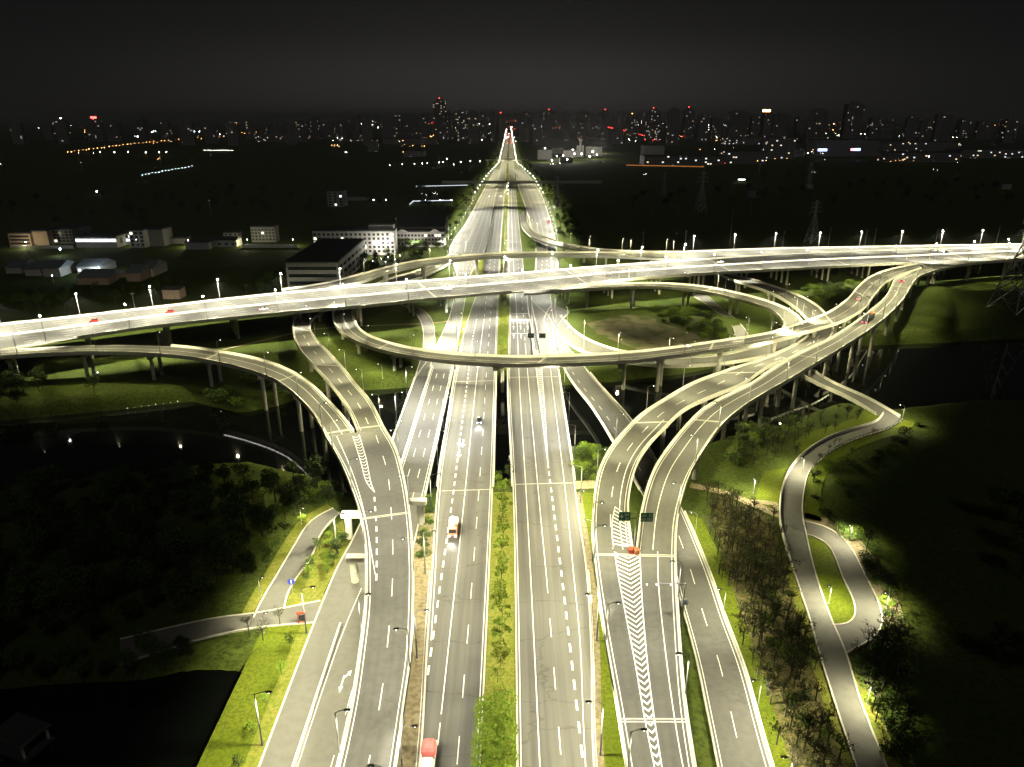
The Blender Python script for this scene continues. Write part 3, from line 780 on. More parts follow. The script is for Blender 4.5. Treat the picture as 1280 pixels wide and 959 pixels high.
LM = bridge('merged left ramp with chevron gore in the foreground', rib_px(
    [(407, 547), (427, 583), (442, 620), (452, 652), (456.5, 686), (457, 719), (456.5, 756), (450.5, 806), (440.5, 874), (422, 959), (395, 1060)], [10.2, 10, 9.8, 9.6, 9.3, 9, 8.7, 8.2, 7.6, 7, 6.4],
    [(480, 536), (495, 562), (505, 597), (511, 630), (515, 667), (517, 700), (517.5, 730), (514.5, 819), (506, 881), (495, 959), (478, 1060)]),
    cols=2, span=30, first=27, joints=(.38,), asphalt='asphalt')
R1 = bridge('right loop ramp circling down from the expressway to the main road', rib_px(
    [(655, 364), (700, 360.5), (740, 357.3), (790, 355.3), (840, 355.8), (880, 359.5), (915, 366), (940, 372), (960, 378), (985, 388), (1001, 400), (1005, 412), (998, 426), (980, 439), (950, 448), (915, 454), (875, 458), (835, 459), (790, 455), (750, 447.5), (722, 438), (703, 424), (690, 405)],
    [13, 13, 12.8, 12.5, 12, 11.4, 10.6, 10, 9.4, 8.4, 7.4, 6.5, 5.6, 4.8, 4, 3.2, 2.4, 1.6, .9, .4, .2, .1, .08],
    [(655, 367.5), (700, 365), (740, 362.5), (790, 360.2), (840, 361), (880, 366), (915, 374), (940, 380.5), (960, 387), (973, 396), (979, 405), (977, 414), (968, 424), (950, 433.5), (925, 440), (890, 446), (850, 448), (810, 445), (770, 438.5), (740, 428), (720, 416), (708, 404), (700, 394)]),
    cols=2, span=30, depth=1.6, joints=(.3, .5), strips=('R',), pl=(8, -6), pr=(8, -6))
FBR = bridge('narrow footbridge spanning the river at right', rib_px([(990, 448), (1014, 463), (1042, 480), (1085, 499), (1125, 522)], [.6, .5, .4, .2, .0], [(980, 458), (1000, 469), (1020, 480), (1060, 498), (1094, 519)]),
    cols=2, span=22, depth=1.0, edge=False, asphalt='asphalt_path', cap=True, first=12, col_r=.5, piers=False)
# gore markings of the two merges
def gore(rib, lpx, rpx, label, n, thick=.55, reach=2.2, edge=True, diag=0):
    Lp = np.array([q for q in (hit(x, y, label) for x, y in lpx) if q is not None]); Rp = np.array([q for q in (hit(x, y, label) for x, y in rpx) if q is not None])
    b = MB(); Ls, Rs = spline(Lp), spline(Rp)
    if edge: strip(b, Ls, .2, dz=.04); strip(b, Rs, .2, dz=.04)
    if diag:
        a, c = resample(Ls, n * 6), resample(Rs, n * 6)
        for i in range(n):
            j = i * 6; k = min(j + diag, n * 6 - 1); t = Ls[-1] - Ls[0]; t = t / np.linalg.norm(t) * thick; up = np.array([0, 0, .05])
            b.add([a[j] + up, c[k] + up, c[k] + t + up, a[j] + t + up], [(0, 1, 2, 3)])
    else: chevrons(b, Ls, Rs, n, thick, reach, dz=.05)
    org = np.array(rib.root.location); b.v = [tuple(np.array(q) - org) for q in b.v]
    b.build('gore_marking', M['paint'], rib.root)
names = list(DECKS)
lab = {id(DECKS[k][0]): k for k in names}
gore(AB, [(768, 690), (772.5, 719), (782, 769), (795, 836), (804, 889), (817.5, 957), (835, 1040)], [(800, 690), (801, 719), (804, 769), (810, 836), (816.5, 889), (827, 957), (841, 1040)], lab[id(AB)], 44, thick=.48)
gore(B_, [(769, 634), (765.5, 650), (765, 668), (767, 684)], [(785, 640), (785.5, 652), (787, 668), (789, 684)], lab[id(B_)], 11, thick=.45, diag=9)
gore(LM, [(441, 546), (450, 575), (459, 605), (468, 616)], [(449, 544), (458, 575), (464, 605), (468.5, 616)], lab[id(LM)], 19, thick=.34, reach=1.2)
def mark_px(rib, pts, dash=None, w=.18):
    b = MB(); q = [hit(x, y, lab[id(rib)]) for x, y in pts]; strip(b, spline([v for v in q if v is not None]), w, dash, dz=.04)
    org = np.array(rib.root.location); b.v = [tuple(np.array(v) - org) for v in b.v]; b.build('lane_marking', M['paint'], rib.root)
mark_px(AB, [(822, 690), (823, 730), (830, 800), (841, 884), (853, 955), (873, 1040)])
mark_px(LM, [(421, 546), (440, 590), (455, 640), (464, 690), (469, 719)])
mark_px(LM, [(468, 622), (470.5, 660), (471, 700), (470, 735)], (2.4, 2.4), .4)
mark_px(LM, [(470, 545), (484, 590), (489, 640), (491, 690), (490, 740), (485, 800), (478, 860), (466, 930), (450, 1000)], (6, 9))
for k in names:
    r = DECKS[k][0]
    print('WIDTH', k[:40], ' '.join(f'{q:.1f}' for q in r.w[::max(1, r.n // 10)]), 'len %.0f' % r.s[-1])

b = MB(); ii = np.where((px_of(L1.R[0])[0] > -999) & (np.array([px_of(q)[0] for q in L1.R]) > 262) & (np.array([px_of(q)[0] for q in L1.R]) < 392))[0]
profile(b, L1.R[ii[0]:ii[-1]], -L1.u[ii[0]:ii[-1]], [(.35, -.79), (.47, -.79), (.47, -.71), (.35, -.71)])
org = np.array(L1.root.location); b.v = [tuple(np.array(v) - org) for v in b.v]
M['led'] = glow('led_strip', (1, .97, .9), 7); b.build('light_strip', M['led'], L1.root)

# portal caps reaching out from under the merged left ramp
def portal(px, py, x_in, zc):
    f = P(px, py, 0); org = np.array(LM.root.location); b = MB()
    w = abs(x_in - f[0]) + 1.6; cx = (x_in + f[0] + math.copysign(1.6, f[0] - x_in)) / 2
    b.box((cx - org[0], f[1] - org[1], zc), (w, 1.9, 1.35)); b.tube((f[0] - org[0], f[1] - org[1], -1), (f[0] - org[0], f[1] - org[1], zc - .8), .95, n=16)
    b.build('portal_pier', M['concrete'], LM.root)
portal(437, 672, -34.0, 7.1); portal(444, 727, -34.5, 6.5); portal(527, 655, -32, 6.9)
# ------------------------------------------------------------------ street lamps: the only strong light of the scene
LIGHTS = {}
def light_data(kind, watts, col, size=2.75, blend=.75, soft=.35):
    d = bpy.data.lights.new('lamp_light_' + kind, 'SPOT')
    d.energy = watts * LAMP_GAIN; d.color = col; d.spot_size = 2.95; d.spot_blend = .25; d.shadow_soft_size = soft
    LIGHTS[kind] = d
    # road luminaire: throws more light sideways than straight down (batwing), with a soft cut-off
    d.use_nodes = True
    n, l = d.node_tree.nodes, d.node_tree.links
    em = [q for q in n if q.type == 'EMISSION'][0]
    tc = n.new('ShaderNodeTexCoord'); sx = n.new('ShaderNodeSeparateXYZ'); l.new(tc.outputs['Normal'], sx.inputs[0])
    def mth(op, a, b=None):
        q = n.new('ShaderNodeMath'); q.operation = op
        for i, v in enumerate((a, b)):
            if v is None: continue
            if isinstance(v, (int, float)): q.inputs[i].default_value = v
            else: l.new(v, q.inputs[i])
        return q.outputs[0]
    c = mth('ABSOLUTE', sx.outputs['Z'])
    p = mth('POWER', mth('MAXIMUM', c, .36), -2.0)
    mr = n.new('ShaderNodeMapRange'); mr.interpolation_type = 'SMOOTHSTEP'
    l.new(c, mr.inputs['Value']); lo, hi = (.16, .85) if kind in ('path', 'park', 'parklow') else (.26, .52) if kind in ('main', 'mainfar', 'bridge', 'far', 'loop', 'path', 'park', 'parklow', 'side') else (.38, .62)
    mr.inputs['From Min'].default_value = lo; mr.inputs['From Max'].default_value = hi
    l.new(mth('MULTIPLY', mth('MULTIPLY', p, mr.outputs[0]), .42), em.inputs['Strength'])
WARM = (1.0, .935, .60); YEL = (1.0, .93, .52); COOL = (1.0, .975, .80)
light_data('main', 10800, WARM)
light_data('ramp', 7600, YEL)
light_data('loop', 6600, YEL)
light_data('parklow', 1500, WARM)
light_data('side', 3700, (1, .94, .62))
light_data('near', 5800, (1, .945, .66))
light_data('highway', 29000, (1, .96, .72))
light_data('bridge', 13500, COOL)
light_data('mainfar', 15500, COOL)
light_data('path', 3900, WARM)
light_data('park', 3200, WARM)
light_data('far', 20000, WARM)
light_data('glim', 500, COOL)
light_data('spill', 2500, COOL)
def lamp_proto(h, arm, two_tone, kind, small=False):
    t = empty('street_lamp')
    r = .11 if h > 7 else .07
    if two_tone:
        b = MB(); b.tube((0, 0, 0), (0, 0, h * .42), r * 1.5, r * 1.25); b.box((0, 0, .12), (.5, .5, .24)); b.build('pole_base', M['pole_dark'], t)
        b = MB(); b.tube((0, 0, h * .42), (0, 0, h), r * 1.25, r * .8)
    else:
        b = MB(); b.tube((0, 0, 0), (0, 0, h), r * 1.4, r * .8); b.box((0, 0, .12), (.42, .42, .24))
    b.build('pole', M['pole_paint'], t)
    b = MB(); b.tube((0, 0, h - .1), (arm * .55, 0, h + .35), r * .7, r * .6, 6); b.tube((arm * .55, 0, h + .35), (arm, 0, h + .42), r * .6, r * .5, 6)
    b.build('lamp_arm', M['pole_paint'], t)
    b = MB(); b.box((arm + .35, 0, h + .42), (1.05, .42, .16)); b.box((arm + .30, 0, h + .52), (.6, .30, .1))
    hd = b.build('lamp_head', M['lamp_body'], t)
    rl = .38 if kind == 'highway' else .165 if h > 7 else .14
    b = MB(); b.sphere((arm + .38, 0, h + (.26 if rl < .3 else .33)), rl, 10, 6, 1.0); b.build('lens', M['lens' if kind == 'highway' else 'lens_near'], hd)
    return t
def lamp(proto, p, rz, kind, label, group, arm, h, tilt=0.0):
    t = copy_tree(proto)
    t.location = tuple(p); t.rotation_euler = (0, 0, rz)
    tag(t, label, 'street lamp', group)
    l = bpy.data.objects.new('lamp_light', LIGHTS[kind]); COL.objects.link(l); l.parent = t
    l.location = (arm + .4, 0, h - .3); l.rotation_euler = (0, -tilt, 0)
    return t
PROTO = {'tall': (lamp_proto(11.6, 2.2, True, 'main'), 2.2, 11.6), 'mid': (lamp_proto(8.4, 1.6, False, 'ramp'), 1.6, 8.4),
         'hw': (lamp_proto(10.5, 1.8, False, 'highway'), 1.8, 10.5), 'low': (lamp_proto(4.8, .5, False, 'path'), .5, 4.8), 'park': (lamp_proto(6.5, 1.2, False, 'park'), 1.2, 6.5)}
protos_to_remove = [v[0] for v in PROTO.values()]
ORD = lambda n: str(n) + ('th' if 10 <= n % 100 <= 20 else {1: 'st', 2: 'nd', 3: 'rd'}.get(n % 10, 'th'))
LAMPS = []
def row(path, inward, proto, kind, spacing, start, text, group, end=None, tilt=.12, skip=None, out=0.0):
    """lamps along a path; inward = unit vectors towards the road"""
    pr, arm, h = PROTO[proto]
    s = arc(path); q = start; k = 0
    while q < (end or s[-1]):
        i = int(np.argmin(abs(s - q))); q += spacing
        p = path[i] - inward[i] * out; u = inward[i]
        if skip and skip(p): continue
        k += 1
        lamp(pr, p, math.atan2(u[1], u[0]), kind, text.format(ORD(k)), group, arm, h, tilt)
        LAMPS.append(p)
def straight(x_of, y0, y1, step, sgn):
    ys = np.arange(y0, y1, step)
    pts = np.array([[x_of(y), y, 0] for y in ys]); return pts, np.array([[sgn, 0, 0]] * len(ys), float)
def row_xy(x_of, y0, y1, step, sgn, proto, kind, text, group, tilt=.12, skip=None):
    pts, inn = straight(x_of, y0, y1, step, sgn)
    pr, arm, h = PROTO[proto]
    k = 0
    for p in pts:
        if skip and skip(p): continue
        k += 1
        lamp(pr, p, 0 if sgn > 0 else math.pi, 'bridge' if kind == 'main' and 212 < p[1] < 262 else 'mainfar' if kind == 'main' and p[1] > 310 else 'spill' if sgn > 0 and -20 < p[0] < -15 and p[1] < 125 else kind, text.format(ORD(k)), group, arm, h, tilt)
        LAMPS.append(p)
xr = lambda y: float(np.interp(y, [60, 93, 123, 151, 180, 210, 278, 335, 390, 400, 460, 560, 620, 720, 900], [14, 15.9, 18.7, 20.8, 20.6, 21.3, 22.3, 23.2, 25.5, 26, 28, 37, 42, 44.5, 47]))
xl = lambda y: float(np.interp(y, [60, 117, 146, 175, 205, 240, 290, 335, 400, 460, 500, 600, 785, 980], [-17, -19.4, -20.9, -22.4, -23.4, -24.2, -24.4, -25, -36, -37, -40, -53, -48, -45]))
row_xy(xr, 64, 900, 29, -1, 'tall', 'main', 'tall lamp on the right kerb of the main road, {} from the camera', 'lamps along the right kerb of the main road')
row_xy(xl, 59, 900, 29, 1, 'tall', 'main', 'tall lamp on the left kerb of the main road, {} from the camera', 'lamps along the left kerb of the main road')
row_xy(lambda y: -3.4 if y < 280 else -4.5, 420, 900, 40, 1, 'tall', 'main', 'lamp in the planted median beyond the expressway, {} from the camera', 'lamps in the median', tilt=0)
row_xy(lambda y: -44.4, 66, 172, 29.3, 1, 'tall', 'main', 'tall lamp on the grass left of the service road, {} from the camera', 'lamps along the left service road', tilt=.1)
row_xy(lambda y: -41.8, 238, 285, 28, 1, 'tall', 'bridge', 'lamp beside the left service bridge, {} from the camera', 'lamps along the left service bridge', tilt=.15)
wf = lambda rib: (rib.u, -rib.u)
def ramp_row(rib, side, kind, spacing, start, text, proto='mid', end=None, skip=None, tilt=.1):
    e = rib.L if side == 'L' else rib.R
    u = rib.u.copy(); u[:, 2] = 0; u /= np.linalg.norm(u, axis=1)[:, None]
    row(e + np.array([0, 0, .95]), u if side == 'L' else -u, proto, kind, spacing, start, text, 'lamps on the ' + text.split(' on the ')[1].split(',')[0], end, tilt, skip)
def fr(p, a, b): q = px_of(p)[0]; return not (a < q < b)
ramp_row(HW, 'L', 'highway', 33, 6, 'bright lamp on the far parapet of the expressway, {} from its left end', 'hw', skip=lambda p: px_of(p)[0] > 880)
ramp_row(HW, 'R', 'highway', 33, 20, 'bright lamp on the near parapet of the expressway, {} from its left end', 'hw', tilt=.36)
ramp_row(DN, 'L', 'ramp', 30, 60, 'lamp on the far connector ramp, {} from its left end')
ramp_row(ER, 'L', 'ramp', 32, 120, 'lamp on the far climbing ramp, {} from the main road')
ramp_row(DE, 'L', 'highway', 33, 10, 'lamp on the merged far ramp, {} from the main road', 'hw')
ramp_row(C_, 'R', 'loop', 30, 20, 'lamp on the long loop ramp, {} from its lower end', skip=lambda p: 300 < p[1] and abs(px_of(p)[0] - 440) < 26 and px_of(p)[1] < 394)
ramp_row(A_, 'R', 'ramp', 28, 12, 'lamp on the upper outer right ramp, {} from the expressway', skip=lambda p: p[1] < 330, tilt=.3)
ramp_row(A_, 'R', 'loop', 28, 40, 'lamp on the outer right ramp, {} from its upper third', skip=lambda p: p[1] >= 330)
ramp_row(B_, 'L', 'ramp', 29, 90, 'lamp on the inner right ramp, {} from the expressway')
ramp_row(AB, 'R', 'near', 27, 18, 'lamp on the merged right ramp, {} from the gore')
ramp_row(AB, 'L', 'near', 27, 5, 'lamp on the left edge of the merged right ramp, {} from the gore')
ramp_row(CA, 'R', 'ramp', 33, 6, 'lamp on the merging lane at far right, {} from its left end', 'hw', tilt=.36)
ramp_row(L1, 'R', 'ramp', 29, 14, 'lamp on the left sweeping ramp, {} from its far left end', tilt=.0)
ramp_row(L2, 'R', 'ramp', 29, 62, 'lamp on the left slip ramp, {} from the expressway')
ramp_row(LM, 'L', 'near', 28, 10, 'lamp on the left edge of the merged left ramp, {} from the gore')
ramp_row(LM, 'R', 'near', 28, 24, 'lamp on the right edge of the merged left ramp, {} from the gore')
ramp_row(R1, 'L', 'loop', 54, 66, 'added outer lamp on the right loop ramp, {} from the expressway')  # extra row, added to spill light into the loop interior
ramp_row(R1, 'R', 'loop', 27, 40, 'lamp on the right loop ramp, {} from the expressway')
# service roads, footpaths and riverbank: single lamps at their own feet
def one(px, py, proto, kind, rz, label, group, z=None):
    p = P(px, py, 0); z = gh(p[0], p[1]) if z is None else z
    pr, arm, h = PROTO[proto]
    lamp(pr, (p[0], p[1], z), rz, kind, label, group, arm, h, .1); LAMPS.append(p)
for i, (x, y, k, rz) in enumerate([(947, 886, 'side', 3.0), (904, 768, 'side', 2.9), (869, 669, 'side', 2.7), (985, 985, 'side', 3.0)]):
    one(x, y, 'park', k, rz, f'slim lamp beside the right service road near {["its lower trees", "the middle of the tree belt", "the ramp", "the bottom edge"][i]}', 'lamps beside the right service road')
PATHL = 'lamps along the footpaths'
for x, y, rz, t in [(1084, 880, 3.0, 'lowest lamp beside the right footpath near the bottom'), (1107, 764, 3.0, 'lamp outside the bend of the branch footpath'), (1062, 676, 3.4, 'lamp on the slope above the branch footpath'),
                    (1036, 754, 3.4, 'white lamp on the oval lawn between the footpaths'), (942, 616, -2.5, 'white lamp on the lawn below the round green mound')]:
    one(x, y, 'low', 'path', rz, t, PATHL)
one(1127, 528, 'park', 'path', 2.6, 'lamp with a long arm at the footbridge landing', PATHL)
one(1003, 590, 'low', 'path', 3.1, 'lamp in the bend of the right footpath', PATHL)
one(330, 791, 'low', 'parklow', .5, 'small lamp at the corner of the left cross path', PATHL)
one(326, 745, 'low', 'parklow', .5, 'small lamp left of the curved left footpath', PATHL)
one(377, 655, 'low', 'parklow', .2, 'small lamp at the head of the curved left footpath', PATHL)
one(714, 440, 'tall', 'main', 2.6, 'glowing lamp on the hedge beside the loop exit', 'lamps by the loop')
one(496, 554, 'mid', 'glim', .1, 'glowing lamp on the bank beside the left slip ramp', 'lamps by the left bank', z=-.5)
one(722, 640, 'park', 'path', 0.3, 'lamp on the lawn between main road and right ramps', 'lamps by the loop')
one(771, 500, 'park', 'main', 2.6, 'lamp on the grass beside the right service bridge', 'lamps by the loop')
one(935, 412, 'park', 'park', 3.0, 'lamp on the inner path of the right loop', 'lamps by the loop')
one(545, 430, 'park', 'main', 3.0, 'lamp on the verge beside the curved left service road', 'lamps by the left bank')
one(478, 470, 'park', 'park', 3.0, 'lamp on the lawn inside the left loop', 'lamps by the left bank')
one(870, 445, 'park', 'side', 2.0, 'added lamp beneath the loop ramp that brightens its exit road', 'lamps by the loop')  # added to make the exit strip bright
# the boulevard farther out: coarser lamps, each a single piece
b = MB(); b.tube((0, 0, 0), (0, 0, 12), .22, .14, 6); b.tube((0, 0, 12), (2, 0, 12.4), .12, .1, 5); b.box((2.4, 0, 12.4), (1.3, .5, .2)); b.sphere((2.4, 0, 12.15), .45, 8, 5, .6)
fl = b.build('street_lamp', M['lens_far']); protos_to_remove.append(fl)
fl.data.materials.clear(); fl.data.materials.append(M['pole_paint']); fl.data.materials.append(M['lens_far'])
nsph = 8 * 5
for i, p in enumerate(fl.data.polygons): p.material_index = 1 if i >= len(fl.data.polygons) - nsph else 0
protos_to_remove.remove(fl); FAR_LAMP = (list(map(lambda v: tuple(v.co), fl.data.vertices)), [tuple(p.vertices) for p in fl.data.polygons], nsph); bpy.data.objects.remove(fl)
CITY = {'pole_paint': MB(), 'lens_far': MB(), 'lens_orange': MB(), 'lens_red': MB(), 'lens_cool': MB()}
def far_lamp(x, y, lens='lens_far', k=1.0, flip=False, pole=True):
    v, f, ns = FAR_LAMP
    sg = -1 if flip else 1
    vs = [(x + q[0] * sg * k, y + q[1] * k, q[2] * k) for q in v]
    if pole: CITY['pole_paint'].add(vs, f[:-ns])
    CITY[lens].add(vs, f[-ns:])
for y in list(np.concatenate([np.arange(930, 2000, 55), np.arange(2000, 4600, 110)])):
    for sg, x in ((-1, float(np.interp(y, [900, 1200, 1600, 5000], [48, 42, 26, 26]))), (1, float(np.interp(y, [900, 1200, 1600, 5000], [46, 42, 18, 18])))):
        far_lamp(x * sg, y, k=max(1.3, y / 1300), flip=sg > 0)
        l = bpy.data.objects.new('lamp_light', LIGHTS['far']); COL.objects.link(l); l.location = ((x - 4) * sg, y, 13)
    if y < 1150:  # median lamps added to brighten the dark middle of the road
        far_lamp(-4.5, y + 20, k=1.0); l = bpy.data.objects.new('lamp_light', LIGHTS['far']); COL.objects.link(l); l.location = (-3.5, y + 20, 12.8)
def drop(o):
    for c in list(o.children): drop(c)
    bpy.data.objects.remove(o)
for o in protos_to_remove: drop(o)
print('LAMPS', len(LAMPS), 'lights', len([o for o in SC.objects if o.type == 'LIGHT']))
# ------------------------------------------------------------------ plants
def leaves(mb, rnd, blobs, n, size, fill=.35):
    """leaf quads scattered through blobs (cx, cy, cz, rx, ry, rz), denser towards their skins"""
    wts = np.array([q[3] * q[4] * q[5] for q in blobs]) ** .66; wts /= wts.sum()
    for k in range(n):
        c = blobs[rnd.choice(len(blobs), p=wts)]
        d = rnd.normal(size=3); d /= np.linalg.norm(d)
        r = (fill + (1 - fill) * rnd.random()) ** .6
        p = np.array(c[:3]) + d * np.array(c[3:]) * r
        a = rnd.normal(size=3); a[2] = abs(a[2]) + .5; a /= np.linalg.norm(a)
        u = np.cross(a, rnd.normal(size=3)); u /= np.linalg.norm(u) + 1e-9
        w = np.cross(a, u); s = size * (.6 + .8 * rnd.random())
        mb.add([p - u * s - w * s * .2, p + w * s * .55, p + u * s + w * s * .1, p - w * s * .6], [(0, 1, 2, 3)])
def limbs(mb, rnd, h, n, spread, r, twigs=2, lean=.1):
    tip = np.array([rnd.normal() * lean, rnd.normal() * lean, h * .72])
    mb.tube((0, 0, -.3), tip * .5, r, r * .75, 6); mb.tube(tip * .5, tip, r * .75, r * .4, 6)
    ends = []
    for k in range(n):
        f = .35 + .6 * rnd.random(); a = 2 * math.pi * (k / n + .1 * rnd.random())
        b0 = tip * f; ln = spread * (.7 + .5 * rnd.random())
        b1 = b0 + np.array([math.cos(a) * ln * .75, math.sin(a) * ln * .75, ln * (.45 + .5 * rnd.random())])
        mb.tube(b0, b1, r * .42, r * .2, 5); ends.append(b1)
        for j in range(twigs):
            d = rnd.normal(size=3); d[2] = abs(d[2]); d /= np.linalg.norm(d)
            q0 = b0 + (b1 - b0) * (.4 + .6 * rnd.random()); q1 = q0 + d * ln * .55
            mb.tube(q0, q1, r * .2, r * .1, 4); ends.append(q1)
    return ends
PLANT = {}
def proto_tree(key, name, seed, h, cr, nleaf, size, leaf, nl=6, sparse=False, r=.14, twigs=2):
    rnd = np.random.default_rng(seed)
    t = empty(name)
    b = MB(); ends = limbs(b, rnd, h, nl, cr * .8, r, twigs)
    b.build('trunk', M['bark'], t)
    if sparse:
        blobs = [(*q, cr * .2, cr * .2, cr * .16) for q in ends]
    else:
        blobs = [(0, 0, h * .68, cr * .75, cr * .75, h * .24)]
        for k in range(9):
            a = rnd.random() * 6.28; rr = cr * (.35 + .45 * rnd.random()); q = cr * (.28 + .24 * rnd.random())
            blobs.append((math.cos(a) * rr, math.sin(a) * rr, h * (.5 + .4 * rnd.random()), q, q, q * .8))
    b = MB(); leaves(b, rnd, blobs, nleaf, size, .3)
    b.build('crown', M[leaf], t)
    PLANT.setdefault(key, []).append(t)
for i in range(4): proto_tree('forest', 'tree', 10 + i, 8.5 + i * .8, 3.3 + .25 * i, 900, .30, ['leaf_dark', 'leaf', 'leaf_dark', 'leaf'][i], r=.2)
for i in range(5): proto_tree('bare', 'sapling', 30 + i, 5.0 + .5 * i, 2.2, 70 + 40 * (i % 3), .17, ['leaf_brown', 'leaf_dark', 'leaf_brown', 'leaf', 'leaf_dark'][i], nl=9, sparse=True, r=.15, twigs=4)
for i in range(3): proto_tree('median', 'young_tree', 50 + i, 3.6 + .35 * i, 1.75, 300, .19, ['leaf_bright', 'leaf_yellow', 'leaf_bright'][i], nl=6, sparse=True, r=.06, twigs=2)
for i in range(3): proto_tree('street', 'street_tree', 60 + i, 4.6 + .5 * i, 1.9, 360, .20, ['leaf', 'leaf_bright', 'leaf_dark'][i], nl=6, r=.09)
def proto_bush(seed, r, h, n, size, leaf):
    rnd = np.random.default_rng(seed); t = empty('bush')
    b = MB()
    for k in range(5):
        a = k * 1.26; b.tube((0, 0, -.2), (math.cos(a) * r * .4, math.sin(a) * r * .4, h * .6), .05, .02, 5)
    b.build('stem', M['bark'], t)
    bl = [(math.cos(k * 1.05) * r * .5, math.sin(k * 1.05) * r * .5, h * (.4 + .12 * (k % 2)), r * .55, r * .55, h * .42) for k in range(6)] + [(0, 0, h * .55, r * .6, r * .6, h * .45)]
    b = MB(); leaves(b, rnd, bl, n, size, .45); b.build('foliage', M[leaf], t)
    PLANT.setdefault('bush', []).append(t)
for i in range(4): proto_bush(80 + i, 1.5 + .3 * i, 1.5 + .25 * i, 380, .19, ['leaf', 'leaf_dark', 'leaf_bright', 'leaf'][i])
PL_KIDS = {id(t): list(t.children) for v in PLANT.values() for t in v}
prnd = np.random.default_rng(99)
def plant(key, x, y, label, group, cat, s=1.0, z=None, which=None):
    t = PLANT[key][int(prnd.integers(len(PLANT[key]))) if which is None else which]
    c = t.copy(); COL.objects.link(c)
    for k in PL_KIDS[id(t)]:
        q = k.copy(); COL.objects.link(q); q.parent = c
    c.location = (x, y, gh(x, y) if z is None else z); c.rotation_euler = (0, 0, prnd.random() * 6.28)
    k = s * (.8 + .45 * prnd.random()); c.scale = (k, k, k * (.9 + .25 * prnd.random()))
    return tag(c, label, cat, group)
def inpoly(x, y, poly):
    return float(sdist(np.array([x]), np.array([y]), np.array(poly))[0]) > 0
def scatter(key, poly_px, n, label, group, cat, s=1.0, gap=2.2, avoid=True, deckfree=True, dense_px=False, make=True):
    """n plants spread evenly on the ground inside a polygon given by pixels"""
    poly = [P(x, y, 0)[:2] for x, y in poly_px]
    a = np.array(poly); lo, hi = a.min(0), a.max(0)
    pts = []; tries = 0
    while len(pts) < n and tries < n * 60:
        tries += 1
        if dense_px:
            ap = np.array(poly_px, float); u = prnd.random(2) * (ap.max(0) - ap.min(0)) + ap.min(0)
            if not inpoly(u[0], u[1], poly_px): continue
            x, y = P(u[0], u[1], 0)[:2]
        else:
            x, y = lo + (hi - lo) * prnd.random(2)
            if not inpoly(x, y, poly): continue
        if avoid and (on_road(x, y) or any(in_rib(r, x, y, .6) for r in (FB, NW, CS, IN))): continue
        if float(sdist(np.array([x]), np.array([y]), RIVER)[0]) > -3.5 or float(sdist(np.array([x]), np.array([y]), POND)[0]) > -1.0: continue
        if any((x - q[0]) ** 2 + (y - q[1]) ** 2 < gap * gap for q in pts): continue
        if deckfree and any(in_rib(r, x, y, 1.0) for r in (AB, LM, A_, B_, L1, L2, C_, R1, HW)): continue
        pts.append((x, y))
    for x, y in pts if make else (): plant(key, x, y, label, group, cat, s)
    return pts
WOOD = {}
def scatter_far(key, poly_px, n, label, group, cat, s=1.0, gap=2.2, dense_px=False):
    for x, y in scatter(key, poly_px, n, None, None, None, s, gap, dense_px=dense_px, make=False):
        t = PLANT[key][int(prnd.integers(len(PLANT[key])))]
        k = s * (.8 + .5 * prnd.random()); a = prnd.random() * 6.28; ca, sa = math.cos(a) * k, math.sin(a) * k
        for q in PL_KIDS[id(t)]:
            me = q.data; mb = WOOD.setdefault(me.materials[0].name, MB()); z = gh(x, y)
            fs = [tuple(p.vertices) for p in me.polygons]
            mb.add([(x + v.co.x * ca - v.co.y * sa, y + v.co.x * sa + v.co.y * ca, z + v.co.z * k) for v in me.vertices], fs)
scatter('bare', [(880, 612), (935, 632), (972, 655), (984, 720), (1012, 815), (1040, 900), (1062, 985), (985, 985), (962, 915), (938, 845), (912, 765), (888, 690)], 150, 'thin dark sapling in the planted belt right of the service road', 'saplings of the planted belt', 'sapling', 1.0, 1.5)
scatter('bush', [(955, 690), (985, 730), (1025, 850), (1050, 950), (1010, 975), (985, 890), (955, 790)], 20, 'low dark bush among the saplings of the belt', 'bushes in the planted belt', 'bush', .75, 1.8)
scatter('bare', [(905, 560), (925, 530), (985, 512), (1040, 512), (1078, 525), (1020, 548), (985, 578), (950, 590)], 46, 'thin sapling on the green mound above the river', 'saplings on the mound', 'sapling', .9, 1.8)
scatter('bush', [(900, 575), (920, 535), (960, 522), (1000, 518), (990, 540), (950, 572), (920, 590)], 30, 'round green bush on the mound beside the right ramp', 'bushes on the mound', 'bush', 1.15, 1.8)
scatter('street', [(900, 572), (915, 540), (950, 530), (960, 555), (930, 585)], 12, 'small leafy tree on the mound by the right ramp', 'small trees on the mound', 'tree', .9, 2.2)
for i, (x, y) in enumerate([(1012, 585), (1018, 575), (1030, 563), (1037, 556), (1043, 552), (1058, 566), (1010, 602), (1085, 543)]):
    p = P(x, y, 0); plant('bare', p[0] + 1.2, p[1] - 1.0, f'small dark sapling at the inner edge of the right footpath, {ORD(i + 1)} in the photo order from the bend' if 0 else 'small dark sapling leaning over the inner edge of the right footpath', 'saplings along the footpath bend', 'sapling', .6)
scatter('bush', [(1005, 600), (1030, 580), (1090, 560), (1150, 530), (1150, 548), (1080, 590), (1050, 640), (1020, 640)], 22, 'dim bush on the slope below the right footpath', 'bushes on the dark slope', 'bush', 1.0, 2.5)
scatter('bare', [(1060, 660), (1090, 690), (1120, 760), (1130, 850), (1150, 960), (1110, 960), (1085, 880), (1062, 815), (1100, 800), (1108, 760), (1088, 710)], 34, 'half lit sapling at the dark edge right of the footpath', 'saplings at the dark edge', 'sapling', .95, 2.4)
